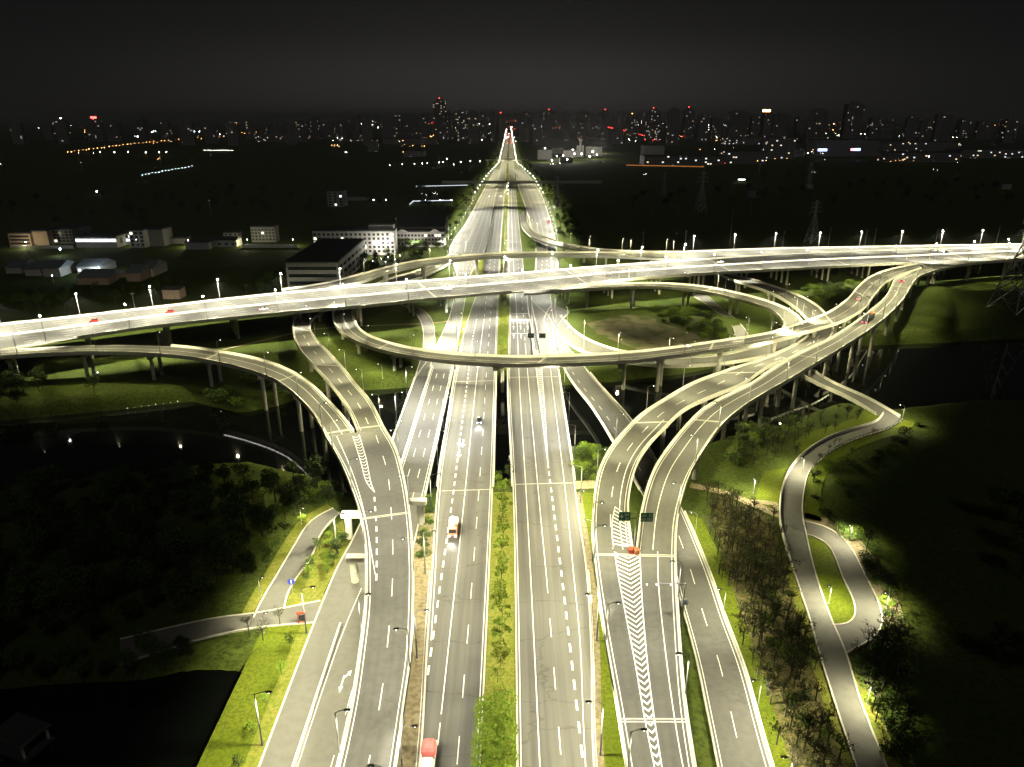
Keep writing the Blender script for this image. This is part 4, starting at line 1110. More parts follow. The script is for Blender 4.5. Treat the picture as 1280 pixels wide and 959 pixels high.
scatter('bush', [(1030, 640), (1065, 655), (1100, 700), (1130, 790), (1140, 940), (1110, 940), (1080, 860), (1070, 815), (1102, 800), (1106, 750), (1070, 685)], 40, 'half lit bush at the dark edge right of the footpath', 'bushes at the dark edge', 'bush', 1.0, 2.2)
scatter('forest', [(1245, 640), (1300, 600), (1400, 700), (1400, 900), (1260, 900), (1240, 760)], 16, 'dark tree at the right border of the photo', 'dark trees at the right border', 'tree', 1.1, 4.5)
# left: the dark park
scatter('forest', [(-60, 615), (110, 608), (330, 590), (400, 604), (418, 625), (372, 655), (330, 720), (308, 770), (240, 780), (150, 800), (-60, 830)], 112, 'dark tree of the unlit park left of the ramps', 'trees of the dark park', 'tree', .85, 4.2, dense_px=True)
scatter('forest', [(-60, 470), (60, 474), (120, 490), (100, 512), (-60, 522)], 18, 'dark tree on the far bank under the left ramp', 'trees on the far left bank', 'tree', .9, 4.2)
scatter('bush', [(236, 492), (330, 470), (380, 480), (350, 505), (300, 512), (245, 500)], 34, 'dim bush on the bank below the left ramp', 'bushes on the left bank', 'bush', 1.6, 2.2)
scatter('forest', [(-60, 845), (150, 835), (250, 810), (258, 830), (150, 850), (-60, 860)], 22, 'dark tree on the shore of the pond', 'trees on the pond shore', 'tree', .6, 3.2)
scatter('street', [(330, 612), (400, 600), (416, 622), (388, 645), (345, 705), (318, 745), (305, 740)], 30, 'half lit small tree at the edge of the dark park', 'small trees at the park edge', 'tree', .8, 2.6)
scatter('bush', [(380, 600), (420, 600), (425, 625), (395, 632)], 10, 'lit green bush on the tip of the river bank', 'bushes on the bank tip', 'bush', 1.1, 1.8)
scatter('street', [(402, 668), (424, 655), (432, 685), (410, 722), (385, 735), (375, 725)], 17, 'leafy young tree on the triangular island between path and service road', 'trees on the triangular island', 'tree', .7, 1.9)
for y in np.arange(66, 124, 7.5):
    plant('street', -45.6 - prnd.random() * 2.2, y + prnd.random() * 2, 'bright young tree on the strip of grass left of the service road', 'trees along the left service road', 'tree', .62)
for x, y in ((350, 782), (329, 800), (312, 795)):
    p = P(x, y, 0); plant('bare', p[0], p[1], 'single slender sapling beside the left cross path', 'saplings at the cross path', 'sapling', .8)
# the median
k = 0
for y in np.arange(106.5, 186, 3.6):
    k += 1; plant('median', -2.1 + prnd.normal() * .25, y, f'bright young tree in the planted median, {ORD(k)} from the camera', 'young trees in the median', 'tree', 1.25)
for x, y in ((624, 604), (637, 588), (621, 590)):
    p = P(x, y, 0); plant('street', p[0], p[1] - 1, {624: 'lush bright tree at the end of the median by the river gap', 637: 'small bright tree against the right deck by the river gap', 621: 'second lush tree at the end of the median by the left deck'}[x], 'trees at the river gap', 'tree', 1.0)
def hedge(label, x0, x1, y0, y1, h, n, size, leaf, seed, lump=2.0):
    rnd = np.random.default_rng(seed); t = empty('hedge', ((x0 + x1) / 2, (y0 + y1) / 2, 0), 0, label, 'hedge', 'clipped hedges of the median')
    w, l = x1 - x0, y1 - y0
    bl = []
    for gy in np.arange(-l / 2 + lump * .5, l / 2, lump):
        for gx_ in np.arange(-w / 2 + lump * .45, w / 2, lump * .9):
            q = lump * (.55 + .25 * rnd.random())
            bl.append((gx_ + rnd.normal() * .2, gy + rnd.normal() * .2, h * (.55 + .12 * rnd.random()), q, q, h * .42))
    b = MB(); leaves(b, rnd, bl, n, size, .5); b.build('foliage', M[leaf], t)
    b = MB()
    for q in bl[::3]: b.tube((q[0], q[1], -.3), (q[0], q[1], h * .6), .06, .03, 5)
    b.build('stem', M['bark'], t)
hedge('big round topped hedge filling the median at the bottom of the photo', -6.2, 1.5, 62, 104.5, 3.5, 19000, .20, 'leaf_bright', 1, 2.5)
yy = 298; k = 0
while yy < 900:
    ln = 22 + .03 * yy; k += 1
    hedge(f'low clipped hedge in the median beyond the loop ramp, {ORD(k)} from the camera', float(np.interp(yy, [298, 380, 600], [-5.2, -6, -7])), float(np.interp(yy, [298, 380, 600], [-1.2, -1, -2.2])), yy, yy + ln - 2, 1.3, 750, .30, ['leaf_bright', 'leaf_yellow', 'leaf_brown'][2 if 5 < k < 8 else (k * 7) % 2], 100 + k, 2.2)
    yy += ln
between(SVL, 1, ML, 0, 385, 440, M['lawn'], da=.4, db=-.4, z=.0)
# hedges and bushes inside the loops
scatter('bush', [(703, 408), (716, 408), (742, 426), (790, 440), (815, 446), (800, 447), (745, 436), (718, 424)], 40, 'lit bush of the hedge band along the loop exit', 'hedge bushes by the loop exit', 'bush', 1.15, 1.7)
scatter('bush', [(800, 388), (860, 380), (890, 395), (915, 425), (895, 428), (850, 410), (815, 400)], 60, 'green bush on the low mound inside the right loop', 'bushes inside the right loop', 'bush', 1.3, 2.0)
scatter('street', [(715, 565), (740, 556), (760, 575), (745, 600), (718, 598)], 9, 'small lit tree on the bank beside the main road bridge', 'small trees on the right bank', 'tree', .8, 2.2)
scatter('bush', [(712, 562), (740, 552), (765, 575), (745, 604), (716, 600)], 26, 'lit bush on the bank beside the main road bridge', 'bushes on the right bank', 'bush', 1.0, 1.6)
scatter('bush', [(530, 640), (545, 600), (548, 640), (538, 690), (524, 700)], 14, 'lit bush between the left service bridge and the main road', 'bushes by the left bridge end', 'bush', .75, 1.5)
scatter('bush', [(1000, 360), (1050, 350), (1080, 355), (1060, 372), (1020, 376)], 22, 'dim bush on the mound behind the right ramps', 'bushes behind the right ramps', 'bush', 1.5, 3)
# beyond the expressway
scatter('forest', [(480, 318), (520, 300), (560, 288), (578, 270), (586, 250), (594, 252), (588, 272), (565, 300), (556, 322), (520, 330)], 46, 'tree along the left side of the road beyond the expressway', 'trees left of the far road', 'tree', .8, 4.5, dense_px=True)
scatter('forest', [(692, 300), (700, 285), (686, 262), (682, 240), (690, 238), (712, 262), (730, 285), (735, 300), (715, 304)], 44, 'tree on the right verge of the road beyond the expressway', 'trees right of the far road', 'tree', .75, 4.5, dense_px=True)
scatter('bush', [(660, 305), (668, 303), (676, 312), (690, 315), (670, 314)], 14, 'lit bush under the curved far ramp', 'bushes under the far ramp', 'bush', 1.3, 2.5)
scatter('forest', [(455, 330), (480, 318), (500, 322), (495, 332), (470, 345), (440, 352)], 18, 'dim tree between the white offices and the far ramp', 'trees by the white offices', 'tree', .8, 4.5)
scatter('forest', [(330, 362), (350, 345), (356, 364), (340, 372), (300, 378)], 10, 'dim tree beside the dark roofed hall', 'trees by the dark roofed hall', 'tree', .9, 5)
scatter_far('forest', [(-20, 385), (60, 372), (190, 360), (300, 350), (290, 362), (200, 374), (80, 390), (0, 400)], 30, 'dark tree on the field behind the expressway', 'trees behind the expressway', 'tree', .8, 6)
scatter_far('forest', [(0, 250), (250, 238), (560, 238), (570, 262), (380, 275), (0, 290)], 60, 'dark tree far out on the left plain', 'trees on the left plain', 'tree', 1.3, 12, dense_px=True)
scatter_far('forest', [(720, 240), (1000, 225), (1280, 230), (1280, 262), (980, 260), (740, 262)], 50, 'dark tree far out on the right plain', 'trees on the right plain', 'tree', 1.3, 12, dense_px=True)
scatter('forest', [(1030, 340), (1090, 338), (1080, 346), (1010, 352)], 14, 'dark tree in the row below the expressway', 'trees below the expressway', 'tree', .6, 4, deckfree=False)
def multi(name, parts, kind='stuff', label=None):
    """several materials in one object"""
    me = bpy.data.meshes.new(name); v = []; f = []; mi = []
    for i, (mn, mb) in enumerate(parts.items()):
        n = len(v); v += mb.v; f += [tuple(q + n for q in p) for p in mb.f]; mi += [i] * len(mb.f)
        me.materials.append(bpy.data.materials[mn] if mn not in M else M[mn])
    me.from_pydata(v, [], f); me.polygons.foreach_set('material_index', mi); me.update()
    o = bpy.data.objects.new(name, me); COL.objects.link(o); return tag(o, label, kind=kind)
multi('distant_trees', WOOD)
for v in PLANT.values():
    for t in v: drop(t)
# ------------------------------------------------------------------ vehicles
M['roof_dark'] = two_noise('roof_dark', (.035, .035, .038), (.055, .055, .055), (.03, .03, .03), .2, 1.5)
M['glass'] = mk('dark_glass', (.012, .014, .016), rough=.08)
M['rubber'] = mk('rubber', (.018, .018, .018), rough=.8)
M['head_on'] = glow('headlight_lit', (.95, .97, 1), 22)
M['tail_on'] = glow('taillight_lit', (1, .06, .12), 14)
M['car_white'] = mk('white_car_paint', (.72, .72, .70), rough=.3)
M['car_dark'] = mk('dark_car_paint', (.03, .035, .045), rough=.25)
M['car_red'] = mk('red_car_paint', (.42, .035, .025), rough=.3)
M['car_silver'] = mk('silver_car_paint', (.40, .41, .42), rough=.3, metal=.4)
M['truck_red'] = mk('truck_red_paint', (.52, .20, .13), (.46, .16, .10), scale=2, rough=.45)
M['tarp'] = mk('pale_tarpaulin', (.62, .60, .50), (.74, .72, .62), scale=1.2, rough=.8, bump=.4, bscale=3)
M['cargo_red'] = mk('pink_red_tarpaulin', (.52, .12, .12), (.60, .16, .15), scale=1.2, rough=.8)
M['chassis'] = mk('chassis', (.03, .03, .03), rough=.7)
M['orange'] = mk('orange_plastic', (.46, .16, .06), (.36, .11, .04), scale=3, rough=.5)
M['sign_green'] = mk('sign_green', (.010, .125, .065), (.012, .140, .075), scale=1, rough=.45)
M['sign_white'] = mk('sign_white', (.80, .80, .78), rough=.45)
M['sign_blue'] = mk('sign_blue', (.05, .07, .52), rough=.45)
M['sign_back'] = mk('sign_back', (.035, .055, .050), (.05, .07, .065), scale=1.5, rough=.6)
M['red_board'] = mk('red_frame_paint', (.34, .05, .02), (.28, .04, .02), scale=3, rough=.5)
def loft(mb, secs):
    """closed sections of equal length, capped"""
    n = len(secs[0])
    vs = [p for s in secs for p in s]
    fs = [(i * n + k, i * n + (k + 1) % n, (i + 1) * n + (k + 1) % n, (i + 1) * n + k) for i in range(len(secs) - 1) for k in range(n)]
    fs += [tuple(range(n - 1, -1, -1)), tuple(range((len(secs) - 1) * n, len(secs) * n))]
    return mb.add(vs, fs)
def wheel(mb, x, y, r=.33, w=.24): mb.tube((x, y - w / 2, r), (x, y + w / 2, r), r, n=14)
def vehicle(name, label, cat, group, p, heading, s=1.0):
    return empty(name, tuple(p), heading, label, cat, group)
def car(p, heading, paint, label, group='cars on the elevated roads', tail=False, head=False, cat='car', beam=0):
    t = vehicle('car', label, cat, group, p, heading)
    b = MB()
    def sec(x, w, z0, z1): return [(x, -w, z0), (x, -w * 1.0, z1 * .85), (x, -w * .86, z1), (x, w * .86, z1), (x, w, z1 * .85), (x, w, z0)]
    loft(b, [sec(-2.25, .78, .42, .86), sec(-2.1, .88, .28, .95), sec(-1.0, .91, .24, .98), sec(.8, .91, .24, .95), sec(1.75, .87, .26, .84), sec(2.2, .74, .36, .68)])
    b.build('body', M[paint], t, smooth=False)
    b = MB(); loft(b, [[(-1.95, -.74, .93), (-1.95, .74, .93), (-1.9, .72, .98), (-1.9, -.72, .98)], [(-1.35, -.80, .93), (-1.35, .80, .93), (-1.25, .62, 1.42), (-1.25, -.62, 1.42)],
                       [(.15, -.80, .93), (.15, .80, .93), (.05, .62, 1.45), (.05, -.62, 1.45)], [(1.05, -.76, .90), (1.05, .76, .90), (1.0, .74, .93), (1.0, -.74, .93)]])
    b.build('windows', M['glass'], t)
    b = MB(); b.box((-.6, 0, 1.45), (1.35, 1.22, .05)); b.build('roof', M[paint], t)
    for x in (-1.35, 1.38):
        for y in (-.80, .80): b = MB(); wheel(b, x, y); b.build('wheel', M['rubber'], t)
    for y in (-.6, .6):
        b = MB(); b.box((2.12, y, .62), (.22, .36, .16)); b.build('headlight', M['head_on' if head else 'sign_white'], t)
        b = MB(); b.box((-2.22, y, .74), (.14, .40, .18)); b.build('taillight', M['tail_on' if tail else 'car_red'], t)
    if beam:
        l = bpy.data.lights.new('headlight_beam', 'SPOT'); l.energy = beam; l.spot_size = 1.0; l.spot_blend = .8; l.color = (.92, .96, 1); l.shadow_soft_size = .15
        o = bpy.data.objects.new('headlight_beam', l); COL.objects.link(o); o.parent = t; o.location = (2.5, 0, .8); o.rotation_euler = (0, -math.pi / 2 + .14, 0)
    return t
def truck(p, heading, cab, label, cargo, group, L=9.0, head=False, tail=False, beam=0, loads=None):
    t = vehicle('truck', label, 'truck', group, p, heading)
    b = MB(); b.box((0, 0, .85), (L, 1.0, .28)); b.build('chassis', M['chassis'], t)
    x1 = L / 2
    b = MB(); loft(b, [[(x1 - 2.0, -1.2, .7), (x1 - 2.0, 1.2, .7), (x1 - 2.0, 1.15, 2.85), (x1 - 2.0, -1.15, 2.85)], [(x1 - .35, -1.2, .6), (x1 - .35, 1.2, .6), (x1 - .55, 1.1, 2.8), (x1 - .55, -1.1, 2.8)], [(x1, -1.15, .6), (x1, 1.15, .6), (x1 - .15, 1.1, 1.7), (x1 - .15, -1.1, 1.7)]])
    cb = b.build('cab', M[cab], t)
    b = MB(); b.add([(x1 - .12, -1.0, 1.74), (x1 - .12, 1.0, 1.74), (x1 - .49, .98, 2.66), (x1 - .49, -.98, 2.66)], [(0, 1, 2, 3)]); b.build('windscreen', M['glass'], cb)
    if cargo: 
        b = MB(); b.box((-1.15, 0, 2.05), (L - 2.5, 2.4, 2.1)); b.box((-1.15, 0, 3.13), (L - 2.7, 2.1, .08)); b.build('cargo_box', M[cargo], t)
    else:
        b = MB(); b.box((-1.15, 0, 1.12), (L - 2.5, 2.45, .2))
        for y in (-1.2, 1.2): b.box((-1.15, y, 1.5), (L - 2.5, .08, .6))
        b.box((-L / 2 + .15, 0, 1.5), (.08, 2.4, .6)); b.build('cargo_bed', M[cab], t)
    for q in loads or ():
        b = MB(); r = q[3]; h = r * q[4]
        ring = lambda f, z: [(q[0] + r * f * cx, q[1] + r * min(f, 1) * cy, q[2] + z) for cx, cy in ((-1.05, -.7), (-.6, -.95), (.6, -.95), (1.05, -.7), (1.05, .7), (.6, .95), (-.6, .95), (-1.05, .7))]
        loft(b, [ring(.95, -h * .85), ring(1.05, -h * .2), ring(.98, h * .45), ring(.72, h * .85), ring(.3, h)]); b.build('load', M[q[5]], t)
    for x in (x1 - 1.1, -L * .18, -L * .34):
        for y in (-1.0, 1.0): b = MB(); wheel(b, x, y, .5, .34); b.build('wheel', M['rubber'], t)
    for y in (-.85, .85):
        b = MB(); b.box((x1 + .02, y, .92), (.12, .42, .26)); b.build('headlight', M['head_on' if head else 'sign_white'], t)
        b = MB(); b.box((-L / 2 - .03, y, .92), (.12, .46, .24)); b.build('taillight', M['tail_on' if tail else 'car_red'], t)
    if beam:
        l = bpy.data.lights.new('headlight_beam', 'SPOT'); l.energy = beam; l.spot_size = 1.0; l.spot_blend = .8; l.color = (1, .96, .92); l.shadow_soft_size = .15
        o = bpy.data.objects.new('headlight_beam', l); COL.objects.link(o); o.parent = t; o.location = (x1 + .4, 0, 1.0); o.rotation_euler = (0, -math.pi / 2 + .16, 0)
    return t
MAINV = 'vehicles on the main road'
dn = -math.pi / 2
p = P(567, 664, 0); truck(p, dn, 'truck_red', 'orange red truck with a pale bulky load driving towards the camera', None, MAINV, 8.2, head=True, beam=5000,
    loads=[(-.2, -.45, 1.9, .85, 1.1, 'tarp'), (-1.9, .45, 2.0, .9, 1.15, 'tarp'), (-2.9, -.5, 1.8, .8, 1.0, 'tarp')])
p = P(535, 962, 0); truck(p, dn, 'car_white', 'white truck with a pink red tarpaulin load at the bottom edge', None, MAINV, 9.0, loads=[(-2.3, 0, 2.3, 1.35, .95, 'cargo_red'), (.6, 0, 1.7, 1.15, .8, 'tarp')])
p = P(599, 528, 0); car(p, dn, 'car_dark', 'dark car with bright headlights crossing the river bridge towards the camera', MAINV, head=True, beam=6000)
p = P(686, 279, -.04); truck(p, math.pi / 2, 'car_red', 'red truck on the far right service road beyond the expressway', 'cargo_red', MAINV, 10, tail=True)
p = P(611, 246, 0); car(p, dn, 'car_white', 'far car with glaring headlights beneath the overpass, left of two', MAINV, head=True, beam=9000)
p = P(626, 246, 0); car(p, dn, 'car_silver', 'far car with glaring headlights beneath the overpass, right of two', MAINV, head=True, beam=9000)
def on_rib(px, py, rib, back=False):
    q = hit(px, py, lab[id(rib)])
    i = int(np.argmin(np.linalg.norm(rib.C - q, axis=1))); t = rib.t[i]
    return q + np.array([0, 0, .02]), math.atan2(t[1], t[0]) + (math.pi if back else 0)
q, a = on_rib(1085, 402, A_, True); truck(q, a, 'car_dark', 'long dark truck with pink tail lights and an orange load climbing the outer right ramp', 'car_dark', 'vehicles on the right ramps', 14, tail=True, loads=[(4.4, 0, 3.0, 1.1, .9, 'orange')])
q, a = on_rib(1127, 353, A_, True); car(q, a, 'car_red', 'car with red tail lights near the top of the outer right ramp', 'vehicles on the right ramps', tail=True)
q, a = on_rib(1073, 375, C_, False); car(q, a, 'car_white', 'white car with red tail lights on the upper loop ramp', 'vehicles on the right ramps', tail=True)
for x, y, pt, bk, tl, t in [(1165, 315, 'car_silver', False, False, 'silver car on the expressway near its right end'), (1182, 316.5, 'car_dark', False, False, 'dark car on the expressway behind the silver car at right'), (117, 403, 'car_red', True, True, 'red car on the expressway at far left'),
                        (212, 391.5, 'car_red', True, True, 'red car on the expressway left of the slip ramp'), (330, 388, 'car_white', False, True, 'white car on the near lanes of the expressway at left'),
                        (560, 363, 'car_white', False, True, 'white car on the expressway just left of the main road'), (760, 345, 'car_silver', False, True, 'silver car on the expressway just right of the main road'), (900, 329, 'car_white', True, True, 'white car on the far lanes of the expressway at right')]:
    q, a = on_rib(x, y, HW, bk); car(q, a, pt, t, 'cars on the expressway', tail=tl)

# ------------------------------------------------------------------ signs and small things
def strokes(mb, x0, z0, w, h, n, y, rnd):
    """a row of n sign characters made of strokes"""
    cw = w / n
    for i in range(n):
        cx = x0 + (i + .5) * cw
        for j in range(3): mb.box((cx, y, z0 + h * (.12 + .38 * j)), (cw * .72, .02, h * .14))
        mb.box((cx + rnd.uniform(-.2, .2) * cw, y - .002, z0 + h * .5), (cw * .14, .02, h * .95))
g0 = hit(795, 690, lab[id(AB)]); g0 = g0 + np.array([0, 2.5, 0])
rr = random.Random(4)
t = empty('road_sign', tuple(g0), 0, 'two green direction panels on one post at the gore of the right ramps', 'road sign')
m_ = mpp(g0)
zt = PY(795, 640.5, g0[1])[2] - g0[2]; zb = PY(795, 651.5, g0[1])[2] - g0[2]
b = MB(); b.tube((0, 0, -.3), (0, 0, zt), .16, .12, 10); b.build('post', M['steel'], t)
xl0, xl1 = PY(773.5, 646, g0[1])[0] - g0[0], PY(787.8, 646, g0[1])[0] - g0[0]; xr0, xr1 = PY(800.8, 647, g0[1])[0] - g0[0], PY(816.2, 647, g0[1])[0] - g0[0]
b = MB(); b.tube((xl0 + .5, .12, (zt + zb) / 2 + .35), (xr1 - .5, .12, (zt + zb) / 2 + .35), .08, n=8); b.tube((xl0 + .5, .12, (zt + zb) / 2 - .35), (xr1 - .5, .12, (zt + zb) / 2 - .35), .08, n=8); b.build('crossbar', M['steel'], t)
for x0, x1, dz, kind in ((xl0, xl1, .0, 0), (xr0, xr1, -.25, 1)):
    b = MB(); b.box(((x0 + x1) / 2, -.02, (zt + zb) / 2 + dz), (x1 - x0, .08, zt - zb)); pn = b.build('panel', M['sign_green'], t)
    b = MB(); w, h = x1 - x0, zt - zb; zc = zb + dz
    if kind == 0:
        b.add([(x0 + w * .14, -.075, zc + h * .5), (x0 + w * .27, -.075, zc + h * .24), (x0 + w * .27, -.075, zc + h * .76)], [(0, 1, 2)]); b.box((x0 + w * .31, -.075, zc + h * .5), (w * .1, .02, h * .2))
        strokes(b, x0 + w * .5, zc + h * .55, w * .4, h * .28, 3, -.075, rr); strokes(b, x0 + w * .58, zc + h * .12, w * .32, h * .26, 2, -.075, rr)
    else:
        strokes(b, x0 + w * .07, zc + h * .56, w * .38, h * .26, 3, -.075, rr); strokes(b, x0 + w * .66, zc + h * .52, w * .26, h * .34, 2, -.075, rr)
        strokes(b, x0 + w * .07, zc + h * .12, w * .38, h * .3, 2, -.075, rr); strokes(b, x0 + w * .54, zc + h * .1, w * .4, h * .3, 3, -.075, rr)
    b.build('lettering', M['sign_white'], pn)
q = hit(792, 691, lab[id(AB)])
t = empty('crash_cushion', tuple(q), 0, 'orange crash cushion in front of the ramp divider', 'crash cushion')
b = MB()
for i, (x, y) in enumerate(((.5, 0), (.5, 1.0), (.5, -1.0), (1.3, .3), (1.3, -.7))): b.tube((x * .75, y * .7, 0), (x * .75, y * .7, .95), .36, .31, 12)
b.build('drum', M['orange'], t)
b = MB(); b.box((-.75, .2, .5), (.9, 1.7, 1.0)); b.build('barrier_block', M['red_board'], t)
def post_sign(px, py, h, label, panel, w, ph, face, mat='sign_back', group=None, rz=0, z=None, disc=False):
    p = P(px, py, 0 if z is None else z); t = empty('road_sign', (p[0], p[1], gh(p[0], p[1]) if z is None else z), rz, label, 'road sign', group)
    b = MB(); b.tube((0, 0, -.3), (0, 0, h + ph * .5), .08, .07, 8); b.build('post', M['steel'], t)
    b = MB()
    if disc: b.tube((0, -.13, h), (0, -.09, h), w / 2, n=20)
    else: b.box((0, -.11, h), (w, .06, ph))
    pn = b.build('panel', M[mat], t)
    return t, pn
t = empty('road_sign', (12.6, 322, 0), 0, 'pair of dark sign backs seen just over the loop ramp', 'road sign')
b = MB(); b.tube((0, 0, -.2), (0, 0, 8.9), .17, .13, 10); b.tube((-3.8, 0, 8.4), (4.2, 0, 8.4), .09, n=8); b.tube((-3.8, 0, 7.4), (4.2, 0, 7.4), .09, n=8); b.build('post', M['steel'], t)
for x in (-2.6, 2.9):
    b = MB(); b.box((x, -.16, 7.9), (3.0, .1, 2.3)); pn = b.build('panel', M['sign_back'], t)
    b = MB()
    for z in (7.1, 7.9, 8.7): b.box((x, -.23, z), (2.9, .04, .1))
    b.build('rib', M['steel'], pn)
t, pn = post_sign(366, 742, 3.6, 'round blue sign among the trees of the triangular island', 'panel', 1.7, 1.7, 0, 'sign_blue', disc=True)
b = MB(); b.box((0, -.15, 3.6), (.28, .03, 1.0)); b.build('symbol', M['sign_white'], pn)
p = P(378, 780, 0); t = empty('notice_board', (p[0], p[1], gh(p[0], p[1])), .15, 'red framed notice board on the kerb beside the left cross path', 'notice board')
b = MB(); 
for x in (-.75, .75): b.box((x, 0, 1.4), (.16, .16, 3.4))
b.build('post', M['red_board'], t)
b = MB(); b.box((0, 0, 3.1), (2.0, .5, .35)); b.box((0, 0, .7), (1.7, .14, .14)); b.build('frame', M['red_board'], t)
b = MB(); b.box((0, -.02, 1.8), (1.3, .07, 1.5)); b.build('panel', M['car_dark'], t)
p = P(853, 790, 0); t = empty('road_sign', (p[0], p[1] + 1, -.1), 0, 'white board with a blue pictogram on the verge right of the merged ramp', 'road sign')
b = MB(); b.tube((0, 0, -.2), (0, 0, 7.4), .13, .1, 10); b.build('post', M['steel'], t)
b = MB(); b.box((0.1, -.16, 7.2), (1.7, .08, 1.6)); pn = b.build('panel', M['sign_white'], t)
b = MB(); b.box((.12, -.22, 7.55), (.9, .03, .12)); b.box((.12, -.22, 6.9), (.9, .03, .12)); b.box((-.3, -.22, 7.2), (.12, .03, .5)); b.box((.2, -.22, 7.22), (.5, .03, .1)); b.build('pictogram', M['sign_blue'], pn)
q = hit(846, 757, lab[id(AB)]); t = empty('camera_mast', (q[0] + 1.3, q[1], -.2), 0, 'mast with a long dark arm reaching over the merged right ramp', 'camera mast')
b = MB(); b.tube((0, 0, 0), (0, 0, 14.6), .2, .13, 10); b.build('post', M['steel'], t)
b = MB(); b.tube((0.3, 0, 14.4), (-8.2, .1, 14.7), .12, .06, 8); b.build('arm', M['pole_dark'], t)
for x in (-3.0, -6.0, -8.0): b = MB(); b.box((x, -.2, 14.35), (.3, .5, .25)); b.build('camera_box', M['sign_white'], t)
# kerb barrier between the two parts of the left service road, guard rails beside the main road bridge
def fence(label, path, h, m, pw=.06, rails=(.5, .95), gap=3.0, cat='railing', solid=False, w=.3):
    t = empty('railing' if not solid else 'road_barrier', tuple(path[0]), 0, label, cat); org = path[0]
    tt = np.gradient(path, axis=0); tt /= np.linalg.norm(tt, axis=1)[:, None]; u = np.stack([-tt[:, 1], tt[:, 0], tt[:, 0] * 0], 1)
    if solid:
        b = MB(); profile(b, path - org, u, [(-w, -.3), (-w * .6, h), (w * .6, h), (w, -.3)]); b.build('barrier_wall', m, t); return t
    b = MB()
    for z in rails: profile(b, path - org + np.array([0, 0, z]), u, [(-.05, -.05), (-.05, .05), (.05, .05), (.05, -.05)])
    b.build('rail', m, t)
    b = MB(); s = arc(path); q = 0
    while q < s[-1]:
        i = int(np.argmin(abs(s - q))); c = path[i] - org; b.box(c + np.array([0, 0, h / 2]), (.12, .12, h)); q += gap
    o = b.build('posts', m, t); o['kind'] = 'stuff'
    return t
ln = lambda x0, y0, x1, y1, z=0.0: spline([(x0, y0, z), (x1, y1, z)], 3)
fence('long pale barrier splitting the left service road in the foreground', ln(-37.3, 30, -37.5, 127, -.05), .8, M['parapet'], solid=True, cat='barrier', w=.35)
fence('pale barrier splitting the left service bridge over the river', ln(-35.2, 182, -35.2, 300, -.05), 1.0, M['parapet'], solid=True, cat='barrier')
fence('outer parapet of the left service bridge', ln(-40.9, 188, -40.9, 292), 1.0, M['parapet'], solid=True, cat='barrier', w=.25)
fence('inner parapet of the left service bridge', ln(-25.3, 184, -25.3, 296), 1.0, M['parapet'], solid=True, cat='barrier', w=.25)
def seg(path, y0, y1): 
    k = (path[:, 1] > y0) & (path[:, 1] < y1); return path[k]
fence('left parapet of the main road bridge', seg(ML.L, 188, 296) - [.5, 0, 0], 1.0, M['parapet'], solid=True, cat='barrier', w=.25)
fence('median parapet of the southbound bridge deck', seg(ML.R, 188, 298) + [.5, 0, 0], 1.0, M['parapet'], solid=True, cat='barrier', w=.25)
fence('median parapet of the northbound bridge deck', seg(MR.L, 188, 298) - [.5, 0, 0], 1.0, M['parapet'], solid=True, cat='barrier', w=.25)
fence('right parapet of the main road bridge', seg(MR.R, 190, 296) + [.5, 0, 0], 1.0, M['parapet'], solid=True, cat='barrier', w=.25)
fence('pale double barrier dividing the right lanes beyond the loop ramp', spline([(11.2, 318, 0), (11.4, 360, 0), (10.8, 400, 0), (10.8, 460, 0)], 3), .9, M['parapet'], solid=True, cat='barrier', w=.3)
fence('second barrier line of the divided right lanes beyond the loop ramp', spline([(14.6, 318, 0), (14.2, 360, 0), (13.4, 400, 0), (13.2, 460, 0)], 3), .9, M['parapet'], solid=True, cat='barrier', w=.3)
fence('dark divider on the left lanes beyond the expressway', spline([(-19.4, 470, 0), (-19.4, 600, 0), (-19.4, 1050, 0)], 4), 1.1, M['sign_back'], solid=True, cat='barrier', w=.35)
fence('left parapet of the right service bridge', seg(SR.L[::-1], 186, 292)[::-1] - [.3, 0, 0], 1.0, M['parapet'], solid=True, cat='barrier', w=.25)
fence('right parapet of the right service bridge', seg(SR.R[::-1], 186, 292)[::-1] + [.3, 0, 0], 1.0, M['parapet'], solid=True, cat='barrier', w=.25)
fence('pale retaining kerb along the right side of the right service road', seg(SR.R, 30, 176) + [.5, 0, 0], .7, M['parapet'], solid=True, cat='barrier', w=.3)
fence('white wall along the outer side of the right footpath bend', FP.L[FP.L[:, 1] > 152] - FP.u[FP.L[:, 1] > 152] * .4, .8, M['parapet'], solid=True, cat='barrier', w=.2)
fence('railing along the inner side of the right footpath bend', FP.R[FP.L[:, 1] > 165] + FP.u[FP.L[:, 1] > 165] * .4, 1.1, M['car_dark'])
fence('low guard rail along the right kerb of the main road', seg(MR.R, 60, 150) + [.6, 0, 0], .8, M['steel'])
fence('low guard rail along the left kerb of the main road', seg(ML.L, 60, 150) - [.7, 0, 0], .8, M['steel'])
fence('bright railing along the loop exit beside the hedge', np.array([q for q in R1.L[-38:] if q[2] < 2.5]) , 1.0, M['sign_white'])
fence('pale handrail on the river bank behind the mound', spline([P(x, y, -1.2) for x, y in [(960, 528), (985, 518), (1015, 508), (1036, 496)]]), 1.0, M['sign_white'])
